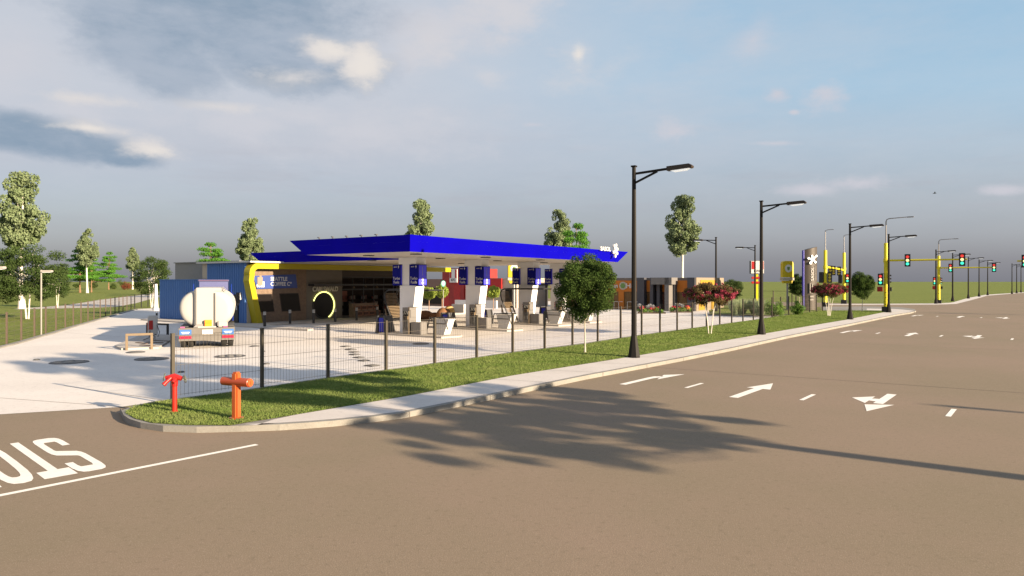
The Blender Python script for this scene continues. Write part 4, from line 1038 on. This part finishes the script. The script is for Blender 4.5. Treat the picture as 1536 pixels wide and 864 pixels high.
def red_shop():
    k = (775-768)/F; Y0 = 86.; O = Vector((k*Y0, Y0, 0)); g = thing('fast_food_restaurant', O, ANG, 'red and white fast food restaurant seen between the canopy columns', 'restaurant')
    MT = mat('red_tower', (.24,.022,.02), .6, var=.3, scale=1.5)
    mb = MB(); mb.box(0,7,0,8,0,3.55); mb.box(-.1,7.1,-.1,8,3.55,3.7); mb.build('wall', M_CREAM, g)
    mb = MB(); mb.box(-.4,7,8.0,11.6,0,5.0); mb.build('tower', MT, g)
    mb = MB(); mb.box(-.42,-.4,8.6,9.6,0,3.4); mb.box(-.42,-.4,10.4,11.4,0,3.4); mb.build('tower_panel', mat('red_panel', (.30,.015,.015), .5, var=.4, scale=4), g)
    mb = MB(); mb.box(-.1,5,11.6,16,0,3.6); mb.build('dining_wing', mat('wing_brown', (.16,.10,.08), .7), g)
    mb = MB(); mb.box(-.2,-.1,11.8,15.6,.3,2.4); mb.build('window', M_GLASS, g)
    mb = MB(); mb.box(-.32,-.1,2.1,7.9,2.4,3.66); mb.build('red_band', M_RED, g)
    text('band_lettering', 'KFC', 1.15, M_WHITE, g, (-.34, 6.6, 3.05), SIDE, .02, .03, 1.1)
    mb = MB(); mb.box(-.25,-.1,4.2,7.9,1.3,2.4); mb.build('lower_band', mat('band_dark_red', (.35,.02,.02), .5), g)
    mb = MB(); mb.box(-.18,-.1,.6,1.6,.1,2.3); mb.build('door', M_GLASS, g)
    striped_sign(g, 'wall_sign', 1.25, 1.75, -.45, 9.6, 3.15, SIDE)
    mb = MB(); mb.box(-2.2,-1.9,1.5,8,.0,.95); mb.build('terrace_wall', M_WHITE, g)
red_shop()

# ------------------------------------------------------------------ orange and grey building
def orange_building():
    O = at(1042,467); g = thing('tavern_building', O, ANG, 'low orange and grey building with slab pillars behind the yard', 'restaurant')
    hh = 3.72
    def tP(px, s=0.):
        k = (px-768)/F; return (k*(O.y+U.y*s)-(O.x+U.x*s))/(V.x-k*V.y)
    MG = mat('pillar_grey', (.055,.055,.065), .7); MTop = mat('parapet_brown', (.13,.105,.09), .7)
    t1 = tP(826, .6)
    mb = MB(); mb.box(.6,9,.05,t1,0,3.5); mb.build('wall', mat('wall_brown', (.16,.085,.03), .7), g)
    mb = MB(); mb.box(.45,9.2,-.05,t1+.2,3.4,hh-.02); mb.build('parapet', MTop, g)
    mb = MB(); mb.box(.48,.6,.3,t1,2.1,3.4); mb.build('orange_band', M_ORANGE, g)
    mb = MB(); mb.box(.46,.6,tP(936,.5),tP(928,.5),0.05,2.1); mb.box(.46,.6,tP(836,.5),tP(828,.5),0.05,2.1); mb.build('orange_panel', M_ORANGE, g)
    for a, b, s0 in ((966,956,-.25),(979.5,975.5,-.5),(1003.2,997.5,-1.3),(1012,1008,-.2),(1042,1031.5,-.1),(989.5,985.5,-.3)):
        mb = MB(); mb.box(s0,.62,tP(a,s0),tP(b,s0)+.05,0,hh if s0 != -.3 else 3.4); mb.build('pillar', MG if a != 1003.2 else mat('pillar_light', (.15,.14,.135), .7), g)
    mb = MB(); mb.box(-1.3,.5,tP(1011,-.6),tP(980,-.6),2.95,hh); mb.build('entrance_beam', mat('pillar_light', (.15,.14,.135), .7), g)
    for a, b in ((954.5,938),(973.5,967.5),(1030.5,1013)):
        mb = MB(); mb.box(.56,.6,tP(a,.6),tP(b,.6),.3,2.1); mb.build('window', mat('window_brown', (.13,.07,.025), .25), g)
    mb = MB(); mb.box(.55,.6,tP(996.5,.6),tP(991,.6),.05,2.1); mb.build('door', mat('door_red', (.10,.03,.02), .5), g)
    # sunlit side
    mb = MB(); mb.box(.2,9.6,-.12,.05,0,hh); mb.build('side_wall', mat('side_tan', (.22,.175,.13), .8), g)
    MYP = mat('panel_yellow', (.32,.19,.015), .6)
    mb = MB(); mb.box(1.4,7.0,-.16,-.121,2.9,3.45); mb.box(.9,3.6,-.16,-.121,.1,1.9); mb.box(5.0,8.0,-.16,-.121,.1,1.9); mb.build('yellow_panel', MYP, g)
    mb = MB(); mb.box(7.6,8.0,-.16,-.121,.1,3.6); mb.build('brown_fin', MTop, g)
    tm = tP(934.3,.4); mb = MB(); mb.lathe([(.48,.40),(.48,.47)], 22, (0,tm,2.78), axis='x'); em = mb.build('emblem', M_CREAM, g)
    mb = MB(); mb.lathe([(.34,.37),(.34,.40)], 6, (0,tm,2.78), axis='x'); mb.build('emblem_shield', mat('shield_green', (.12,.22,.06), .5), em)
    text('wall_lettering', 'Urban', .75, M_WHITE, g, (.42, tP(918,.4), 2.75), SIDE, .02, .01, .8)
    text('wall_lettering', 'Hill', .78, M_WHITE, g, (.42, tP(946,.4), 2.75), SIDE, .02, .01, 1.2)
    for a in (921, 928, 941, 950):
        mb = MB(); t = tP(a,-1.2); mb.tube([(-1.2,t,.1),(-1.2,t,.95),(-1.2,t-.5,.95)], .03, 5); mb.build('railing', M_LGREY, g)
    return g
orange_building()

# ------------------------------------------------------------------ pylons
def pylon():
    Y = 92.; O = Vector(((1135.5-768)/F*Y, Y, 0)); g = thing('striped_pylon_sign', O, R(-6), 'yellow pole with red blades and a red striped white sign box', 'pylon sign')
    mb = MB(); mb.box(-.13,.13,-.1,.1,0,4.4); mb.build('pole', M_SYEL, g)
    mb = MB(); mb.box(-.85,.85,-.2,.5,4.32,6.0); bx = mb.build('sign_box', M_DARK, g)
    striped_sign(g, 'sign_face', 1.62, 1.62, 0, -.2, 4.35, FRONT)
    for z in (3.0, 3.62):
        mb = MB(); mb.box(-.75,.7,-.22,-.1,z,z+.28); mb.build('red_blade', M_RED, g, bevel=.03)
pylon()
def yellow_pylon(O, label, s=1., txt=True):
    g = thing('yellow_pylon_sign', O, R(12), label, 'pylon sign'); g.scale = (s,)*3
    mb = MB(); mb.tube([(0,0,0),(0,0,3.1)], .11, 10); mb.build('pole', M_GREY, g)
    pts = [(-.68,3.75),(.68,3.75),(.68,5.3),(.6,5.5),(.4,5.6),(-.4,5.6),(-.6,5.5),(-.68,5.3)]
    mb = MB(); mb.prism(pts, -.2, .3, 'xz'); b = mb.build('sign_board', mat('pylon_yellow', (.52,.39,.01), .4), g, bevel=.02)
    mb = MB(); mb.lathe([(.44,-.23),(.44,-.2)], 24, (0,0,4.75), axis='y'); e = mb.build('emblem', M_WHITE, b)
    mb = MB(); mb.prism([(-.17,4.93),(.17,4.93),(.15,4.66),(0,4.52),(-.15,4.66)], -.25, -.23, 'xz'); mb.build('emblem_shield', mat('shield_green', (.12,.22,.06), .5), e)
    mb = MB(); mb.box(-.74,.74,-.22,.32,3.42,3.7); mb.build('name_strip', M_CREAM, g)
    mb = MB(); mb.prism([(-.6,3.38),(.6,3.38),(.5,3.08),(-.5,3.08)], -.15, .25, 'xz'); mb.build('lower_board', MATS['pylon_yellow'], g)
yellow_pylon(at(1181,465.8), 'yellow rounded pylon sign with green emblem beside the brown totem')
yellow_pylon(Vector(((771-768)/F*78,78,0)), 'yellow pylon sign seen just above the third column\'s left panel', 1.0)
def totem():
    O = at(1216,465.5,.1); g = thing('price_totem', O, ANG-.75, 'tall curved brown totem with slanted top and white star emblem', 'totem sign')
    MT = mat('totem_brown', (.060,.049,.042), .55, metal=.1, var=.08)
    w = .80; n = 12; mb = MB(); vs = []
    for i in range(n+1):
        x = -w+2*w*i/n; y = -.30*(1-(x/w)**2); zt = 6.6+ .42*((x+w)/(2*w))**.7
        vs += [(x,y,0),(x,y,zt),(x,.25,0),(x,.25,zt)]
    fs = []
    for i in range(n):
        a = i*4; b = a+4; fs += [(a,b,b+1,a+1),(a+2,a+3,b+3,b+2),(a+1,b+1,b+3,a+3),(a,a+2,b+2,b)]
    fs += [(0,1,3,2),(n*4,n*4+2,n*4+3,n*4+1)]
    mb.add(vs, fs); mb.build('body', MT, g, True)
    mb = MB(); mb.box(-w-.09,-w-.005,-.02,.27,0,6.62); mb.build('blue_edge', mat('edge_blue', (.03,.03,.35), .4), g)
    mb = MB(); c = (-.02,-.36,5.62)
    for a, r, q in ((38,.62,.10),(98,.38,.10),(168,.50,.12),(240,.46,.15),(318,.46,.12)):
        p = (c[0]+r*math.cos(R(a)), c[1], c[2]+r*math.sin(R(a))); mb.bar(c, p, .12, .14); mb.lathe([(q,c[1]-.03),(q,c[1]+.03)], 14, (p[0],0,p[2]), axis='y')
    mb.lathe([(.2,c[1]-.04),(.2,c[1]+.1)], 16, (c[0],0,c[2]), axis='y'); mb.build('star_emblem', mat('emblem_white', (.85,.85,.85), .5, emit=.25), g)
    text('brand_lettering', 'SASOL', .50, mat('lettering_grey', (.42,.41,.40), .5), g, (.0,-.34,4.0), (R(90),R(-90),0), .01, .0, 1.05)
    mb = MB(); mb.box(.38,.43,-.31,-.26,3.3,4.9)
    for k in range(3): mb.box(-.35+k*.28,-.27+k*.28,-.36,-.28,1.9+.1*k,3.0-.1*k)
    for z in (1.1,1.45): mb.box(-.3,.1,-.35,-.3,z,z+.16)
    mb.build('price_marks', mat('price_grey', (.2,.18,.17), .5), g)
totem()
# T-shaped black post and blackboards near the third column
g = thing('black_canopy_post', at(820,474), ANG, 'black T-shaped shade post right of the third column', 'shade post')
mb = MB(); mb.box(-.09,.09,-.09,.09,0,2.9); mb.build('post', M_BLACK, g)
mb = MB(); mb.box(-.6,.6,-.55,.55,2.9,3.05); mb.build('top_panel', M_BLACK, g)
g = thing('oval_sign', Vector(((665-768)/F*77,77,0)), ANG-.8, 'small oval white and teal sign above the topiary balls', 'sign')
mb = MB(); mb.tube([(0,0,0),(0,0,2.4)], .04, 6); mb.build('pole', M_GREY, g)
mb = MB(); mb.lathe([(.26,-.05),(.26,.05)], 20, (0,0,3.05), axis='y', sy=1.35); b = mb.build('board', mat('teal', (.08,.35,.33), .5), g)
mb = MB(); mb.lathe([(.18,-.07),(.18,-.05)], 20, (0,0,3.08), axis='y', sy=1.35); mb.build('board_face', M_WHITE, b)

def topiary(O, r, z, label, seed):
    g = thing('topiary_tree', O, 0, label, 'topiary', 'ball topiary trees behind the columns')
    mb = MB(); mb.tube([(0,0,0),(.02,0,z)], .05, 6); mb.build('trunk', mat('topiary_trunk', (.30,.18,.12), .8), g)
    bl = blob_fill(40, (0,0,z), (r*.82,)*3, .26*r, seed); np_mesh('crown', leaves(bl+[((0,0,z),(r*.85,)*3)], 2600, .16, seed, .5), 4, leaf_mat('topiary_leaf', (.22,.30,.05), (.34,.40,.09), 1.5), g)
topiary(Vector(((643.5-768)/F*80,80,0)), .8, 1.95, 'smaller pale ball topiary just right of the nearest column', 1)
topiary(Vector(((663-768)/F*78,78,0)), .85, 2.2, 'larger pale ball topiary below the oval sign', 2)
topiary(Vector(((740-768)/F*80,80,0)), .78, 2.1, 'pale ball topiary before the red lettering', 3)
def boulder(px, Y, w, h, m, label, tilt=0):
    mb = MB(); mb.lathe([(.02,0),(.6,.06),(.92,.3),(1,.55),(.85,.8),(.5,.96),(.02,1)], 24); o = mb.build('boulder', m, None, True, loc=((px-768)/F*Y,Y,0))
    o.scale = (w/2,w/2,h); o.rotation_euler.y = tilt; tag(o, label, 'boulder', 'rounded brown boulders on the forecourt')
MB1 = mat('stone_brown', (.20,.10,.05), .8, var=.4, scale=2, bump=.4, bscale=8); MB2 = mat('stone_tan', (.55,.38,.16), .8, var=.3, scale=2)
boulder(638,60,1.3,.8,MB1,'low brown boulder behind the nearest pump'); boulder(653,58.5,1.0,.7,MB1,'small brown boulder between the larger two'); boulder(661,57,1.2,1.2,MB1,'tall leaning brown boulder under the topiary',.4); boulder(674,57.5,.95,1.3,MB2,'tan boulder, palest of the group')
g = thing('white_low_wall', Vector(((688-768)/F*72,72,0)), ANG-math.pi/2-.2+math.pi, 'white low wall with a blue mark right of the tan boulder', 'wall')
mb = MB(); mb.box(-1.0,1.0,-.15,.15,0,.95); mb.build('wall_body', M_WHITE, g, bevel=.03)
mb = MB(); mb.bar((.5,-.17,.25),(.72,-.17,.6),.06,.05); mb.bar((.55,-.17,.6),(.78,-.17,.25),.06,.05); mb.build('blue_mark', mat('mark_blue', (.02,.03,.3), .5), g)
# grey slat bench right of the flower bed
g = thing('slat_bench', at(1121,462), ANG, 'grey stacked-slat bench between grass clumps', 'bench')
mb = MB()
for k in range(3): mb.box(-.3,.3,-.45,.45,.15+k*.3,.27+k*.3)
mb.build('slats', M_GREY, g); mb = MB(); mb.box(-.28,-.2,-.4,-.3,0,.9); mb.box(.2,.28,.3,.4,0,.9); mb.build('legs', M_DARK, g)
# little bird
g = thing('bird', Vector(((1402-768)/F*120,120,H+132/F*120)), 1., 'tiny dark bird gliding in the sky', 'bird')
mb = MB(); mb.tube([(0,-.3,0),(0,0,.03),(0,.3,0)], [.02,.09,.02], 8); mb.add([(0,.1,.03),(0,-.1,.03),(-.55,-.12,.2),(-.5,0,.22)], [(0,1,2,3)]); mb.add([(0,.1,.03),(0,-.1,.03),(.55,-.12,.2),(.5,0,.22)], [(0,1,2,3)])
mb.build('body', M_DARK, g, True)
# ------------------------------------------------------------------ trees
M_BARK = mat('bark_pale', (.42,.37,.31), .9, var=.3, scale=4, bump=.4, bscale=20); M_BARKW = mat('bark_white', (.62,.58,.52), .85, var=.25, scale=6); M_BARKD = mat('bark_brown', (.20,.12,.07), .9, var=.3, scale=4)
LP = leaf_mat('poplar_leaf', (.11,.155,.07), (.245,.30,.17), 1.1, .22)
LC = leaf_mat('cedar_leaf', (.07,.19,.025), (.13,.29,.05), .7, .35)
LR_ = leaf_mat('round_leaf', (.030,.058,.016), (.085,.13,.035), 2.2, .3)
LDk = leaf_mat('dark_leaf', (.030,.055,.018), (.085,.125,.04), .9, .3)
def tree(name, label, cat, group, trunk, crown_v, lm, bm, loc, rz=0, extra=None):
    g = thing(name, loc, rz, label, cat, group)
    trunk.build('trunk', bm, g, True)
    np_mesh('crown', crown_v, 4, lm, g)
    if extra: extra(g)
    return g
def poplar(seed):
    # 16.7 m tall, clear stem to 7.5 m, clumpy upright crown
    shp = lambda x, y, z: (x*x+y*y)**.5 < (.98 - .62*max(0, (z+.35)/1.35)**1.1 - .30*max(-z-.45, 0)) and math.sin(x*5+seed)*math.sin(y*5+z*4) < .55
    bl = blob_fill(92, (0,0,11.6), (2.9,2.9,4.7), .64, seed, shp)
    rg = random.Random(seed); top = [((rg.uniform(-.6,.6), rg.uniform(-.6,.6), 15.2+k*.35), (.55,.55,.6)) for k in range(3)]
    ends = [b[0] for b in bl[::6]]
    return trunk_mesh(.27, 13.5, ends, seed, .25, .1, (.5,.9)), leaves(bl+top, 16000, .30, seed, .5, .75)
def cedar(seed, h=12.):
    rg = random.Random(seed); bl = []; k = 7
    for i in range(k):
        z = h*(.36+.60*i/(k-1)); r = h*.46*(1-.74*i/(k-1))*rg.uniform(.85,1.15)
        for j in range(max(3, 10-i)):
            a = rg.uniform(0, 6.28); q = r*rg.uniform(.35, 1.); bl.append(((q*math.cos(a), q*math.sin(a), z+rg.uniform(-.25,.25)), (r*.30+.5, r*.30+.5, .22+.02*h)))
    return trunk_mesh(.22, h*.93, [b[0] for b in bl[::3]], seed, .3, .06, (.3,.9)), leaves(bl, 14000, .30, seed, .3, .6)
def round_tree(seed, n=44000):
    bl = blob_fill(130, (0,0,2.95), (1.2,1.2,1.35), .30, seed, lambda x,y,z: (x*x+y*y)**.5 < 1.0-.15*max(0,z)); rg = random.Random(seed)
    bl += [((1.2*math.cos(a), 1.2*math.sin(a), rg.uniform(1.9,3.6)), (.22,.22,.18)) for a in [rg.uniform(0,6.28) for _ in range(16)]] + []
    return trunk_mesh(.035, 3.4, [b[0] for b in bl[::7]], seed, .06, .015, (.4,.9)), leaves(bl, n, .085, seed, .35, .5)
def wide_tree(seed, r, z0, z1, n, size, nb=60, br=.42, stems=3, base=.12):
    zc = (z0+z1)/2; bl = blob_fill(nb, (0,0,zc), (r,r*.9,(z1-z0)/2), br, seed, flat=.6); rg = random.Random(seed)
    mb = MB()
    for k in range(stems):
        a = 6.28*k/stems+seed; t = [(0.1*math.cos(a),.1*math.sin(a),0)] + [(math.cos(a)*(.15+.5*f*f)*(1 if stems > 1 else .3), math.sin(a)*(.15+.5*f*f)*(1 if stems > 1 else .3), zc*f) for f in (.3,.55,.8,1.)]
        mb.tube(t, [base, base*.8, base*.65, base*.5, base*.3], 7)
        for b in bl[k::stems*3]:
            mb.tube([t[3], tuple((Vector(t[3])+Vector(b[0]))/2+Vector((0,0,.05))), b[0]], [base*.4, base*.25, base*.1], 5)
    return mb, leaves(bl, n, size, seed, .35, .5)

P1 = [None, None]
def place_poplar(k, loc, label, s=1., rz=0.):
    if P1[k] is None:
        t, c = poplar(11+k*5); P1[k] = tree('poplar_tree', label, 'tree', 'tall poplars with clumpy pale crowns', t, c, LP, M_BARKW, loc, rz); P1[k].scale = (s*.9,s*.9,s); return
    again(P1[k], loc, rz, label, (s*.92,s*.92,s))
def X(px, Y): return Vector(((px-768)/F*Y, Y, 0))
place_poplar(0, at(32,463), 'largest poplar with a pale trunk, at the far left', 1.0)
place_poplar(1, at(131,439.4), 'poplar rising out of the bright cedar clump on the lawn', 1.1)
place_poplar(0, at(199,434), 'smallest and farthest poplar, left of the blue building', 1.05, 2.)
place_poplar(1, X(376,150), 'poplar behind the shop roof, left of the canopy\'s lower tip', 1.02, 1.1)
place_poplar(0, X(632,116), 'poplar peeping over the canopy\'s front corner', 1.02, 4.)
place_poplar(1, X(839,131), 'poplar behind the canopy beside a bright green cedar', 1.01, 3.)
place_poplar(0, X(1024,106), 'lone poplar behind the orange and grey building', .99, 5.2)
C1 = [None]
def place_cedar(loc, label, s, rz=0.):
    if C1[0] is None:
        t, c = cedar(5); C1[0] = tree('cedar_tree', label, 'tree', 'bright green layered trees', t, c, LC, M_BARKD, loc, rz); C1[0].scale = (s,)*3; return
    again(C1[0], loc, rz, label, s)
place_cedar(at(120,439), 'left cedar of the lawn clump, before the poplar', 1.05)
place_cedar(at(137,438.5), 'right cedar of the lawn clump, overlapping the poplar', .85, 2.1)
place_cedar(at(163,434.5), 'slim cedar standing alone right of the lawn clump', (.95,.95,1.25), 1.)
place_cedar(X(318,140), 'cedar above the grey plant room roof', (.86,.86,.93), 4.)
place_cedar(X(866,112), 'cedar right behind the canopy, overlapping a poplar', (.72,.72,1.06), 3.)
# round trees
t, c = round_tree(3); RT = tree('round_tree', 'round dark green tree with a thin stem on the verge before the canopy', 'tree', 'round crowned street trees', t, c, LR_, M_BARK, at(877.5,529,.15))
again(RT, at(1293,467.6,.15), 2., 'round dark tree right of the third street lamp', (.88,.88,.95)); again(RT, X(1199,92), 1., 'round dark tree half hidden behind the brown totem', .98)
# crepe myrtles
def myrtle(loc, label, seed, first=None):
    mb, lv = wide_tree(seed, 1.55, 1.75, 3.05, 12000, .095, 80, .27, 4, .028)
    g = thing('flowering_tree', loc, 0, label, 'tree', 'small trees in dark pink blossom')
    mb.build('trunk', M_BARKW, g, True); np_mesh('crown', lv, 4, leaf_mat('myrtle_leaf', (.07,.05,.025), (.14,.11,.05), 2.), g)
    rg = random.Random(seed+4); bl = []
    for _ in range(190):
        a = rg.uniform(0, 6.28); q = rg.random()**.5; el_ = rg.uniform(-.35, 1.)
        bl.append(((1.62*q*math.cos(a), 1.5*q*math.sin(a), 2.3+.75*math.sqrt(max(0,1-q*q))*el_+rg.uniform(-.1,.1)), (.085,.085,.10)))
    np_mesh('blossom', leaves(bl, 8500, .07, seed+9, .2, .7), 4, leaf_mat('myrtle_flower', (.16,.015,.03), (.46,.10,.15), 4., .15), g)
    return g
MY = myrtle(at(1064.7,500.8,.15), 'pink blossoming small tree on the verge before the orange-grey building', 21)
again(MY, at(1243.5,474,.15), 2.4, 'dark red blossoming small tree on the verge before the brown totem', .98)
# lawn trees on the left
mb, lv = wide_tree(31, 2.9, 1.6, 6.4, 21000, .15, 85, .62, 3, .075)
t1 = tree('spreading_tree', 'dark loose-crowned tree with forked white trunk in front of the largest poplar', 'tree', 'dark loose trees on the lawn', mb, lv, LDk, M_BARKW, at(41.7,478.5))
again(t1, at(228,461.5), 2., 'dark loose tree peeking out left of the blue low building', (.82,.82,.98))
again(t1, X(86,88), 3., 'small loose tree right of the big left poplar, far out', (.55,.55,.8))
again(t1, X(-20,60), 4., 'dark loose tree cut by the left edge of the frame', .75)
again(t1, X(1098,98), 1., 'flat dark crown right of the orange-grey building', (.60,.60,.55))
# bushes
def bush(loc, w, h, label, m, seed, name='shrub', n=5000, size=.09, group='clipped and loose shrubs'):
    bl = blob_fill(36, (0,0,h*.5), (w*.42,w*.42,h*.42), .16*w, seed, flat=.9); g = thing(name, loc, 0, label, 'shrub', group)
    mb = MB()
    for k in range(4): mb.tube([(0,0,0), tuple(bl[k*5][0])], [.03,.01], 5)
    mb.build('stem', M_BARKD, g); np_mesh('foliage', leaves(bl, n, size, seed, .4, .55), 4, m, g); return g
LB = leaf_mat('bush_leaf', (.08,.16,.03), (.18,.29,.07), 1.5)
bush(at(1162,474.5,.14), 1.9, 1.45, 'darker green rounded bush behind the fence, right of the second lamp', LB, 1)
bush(at(1196,472,.14), 1.5, 1.25, 'lighter green bush behind the fence, left of the brown totem', LB, 2)
LDs = leaf_mat('shrub_dark', (.04,.07,.02), (.10,.14,.04), 1.); LRs = leaf_mat('shrub_red', (.12,.03,.02), (.25,.08,.05), 1.)
for i, (px, py, w, h, m, l) in enumerate([(115,432.5,3.6,2.6,LDs,'dark round shrub left of the lawn poplar trunk'),(140,433.5,3.4,3.2,LDs,'dark round shrub right of the lawn poplar trunk'),(170,433.8,3.4,2.6,LDs,'small dark shrub between cedar and red shrub'),
        (190,434.5,4.8,3.0,LRs,'reddish shrub below the farthest poplar'),(183,431,5,4.6,LDs,'pale olive shrub behind the reddish one'),(100,437,2.2,2.0,LDs,'tiny dark shrub left of the cedar clump'),(88,434,4,3,LDs,'low dark shrub far out on the lawn')]):
    bush(at(px,py), w, h, l, m, 10+i, 'lawn_shrub', 1800, .25, 'small shrubs scattered on the lawn')
# tall grasses and flower beds
def tuft(loc, label, seed, m, h=1.45, n=700):
    rg = np.random.default_rng(seed); a = rg.random(n)*6.283; r = rg.random(n)*.35; le = rg.random(n)*.55; hh = h*(.6+.5*rg.random(n))
    b = np.column_stack([r*np.cos(a), r*np.sin(a), np.zeros(n)]); t = b + np.column_stack([le*np.cos(a), le*np.sin(a), hh]); s = np.column_stack([-np.sin(a), np.cos(a), np.zeros(n)])*.018
    mid = b*.6+t*.4+np.column_stack([np.zeros(n), np.zeros(n), hh*.12])
    o = np_mesh('ornamental_grass', np.stack([b-s, b+s, mid+s, t], 1).reshape(-1,3), 4, m); o.location = loc; tag(o, label, 'ornamental grass', 'clumps of tall ornamental grass'); return o
LT = leaf_mat('tuft_leaf', (.22,.28,.14), (.40,.45,.28), 2.)
for i, (px, py, l) in enumerate([(1104,473,'grey-green grass clump nearest the pink tree'),(1112,471,'grass clump left of the slat bench'),(1132,471,'pale grass clump at the foot of the striped pylon'),(1140,473,'tall pale grass clump touching the second lamp')]):
    tuft(at(px,py,.14), l, i, LT)
def flowerbed(px0, px1, py, label, seed):
    a, b = at(px0,py), at(px1,py); c = (a+b)/2; L = (b-a).length; g = thing('flower_bed', c, 0, label, 'flower bed', 'mixed flower beds before the orange building')
    mb = MB(); mb.prism([(-L/2,-.5),(L/2,-.5),(L/2+.2,.5),(-L/2+.2,.5)], 0, .12); mb.build('soil', mat('bed_soil_dark', (.06,.04,.03), .9), g)
    rg = random.Random(seed)
    def cl(n, m, nm, z, r, cnt, sz=.1):
        bl = [((rg.uniform(-L/2+.2,L/2-.2), rg.uniform(-.35,.35), z+rg.uniform(-.05,.1)), (r,r,r*.8)) for _ in range(n)]
        np_mesh(nm, leaves(bl, cnt, sz, seed, .2, .7), 4, m, g)
    cl(12, LB, 'greenery', .3, .3, 2500); cl(7, leaf_mat('flower_red', (.5,.04,.06), (.7,.12,.2), 2.), 'red_flowers', .5, .22, 900); cl(4, leaf_mat('flower_orange', (.7,.25,.05), (.8,.4,.1), 2.), 'orange_flowers', .42, .2, 500)
    for _ in range(4): cl(1, leaf_mat('flower_grey', (.24,.26,.27), (.36,.37,.40), 2.), 'silver_plant', .75, .22, 150, .08)
flowerbed(955,997,470.3,'larger flower bed with silver plants, left of the entrance pillars',1); flowerbed(1004,1037,468.8,'smaller pinkish flower bed right of the entrance pillars',2)

# ------------------------------------------------------------------ trees across the road that throw the long shadows
def shadow_tree(G, hc, rad, label, seed, n=15000, nb=46, br=.5, size=.26):
    """crown centre at height hc, whose shadow falls round ground point G; rad: along the sun's bearing, across it, up"""
    O = G + SUN_AZ*(hc/math.tan(SUN_EL)); rz = math.atan2(SUN_AZ.y, SUN_AZ.x)
    bl = [(c, (r[0]*2.0, r[1]*1.0, r[2]*.42)) for c, r in blob_fill(nb, (0,0,hc), rad, br, seed)]
    mb = trunk_mesh(.15, hc, [b[0] for b in bl[::2]], seed, .1, .07, (.78,.98), 8)
    return tree('roadside_tree', label, 'tree', 'spreading trees across the road', mb, leaves(bl, n, size, seed, .3, .5), LDk, M_BARK, O, rz)
shadow_tree(Vector((.4,17.2,0)), 6.6, (3.2,4.7,1.05), 'spreading tree across the road whose shadow lies on the asphalt', 41, 17000, 100, .33, .17)
shadow_tree(Vector((-8.4,23.25,0)), 10., (2.0,3.7,1.6), 'spreading tree nearer the camera that shades the verge corner and yard', 42)
shadow_tree(Vector((-16.0,28.4,0)), 12.2, (1.5,3.0,1.3), 'spreading tree whose shadow lies on the yard by the tanker', 43, 11000, 36)
again(L1, at(1437,611)+SUN_AZ*(8.3/math.tan(SUN_EL)), ANG+math.pi, 'street lamp on the opposite pavement, outside the picture')
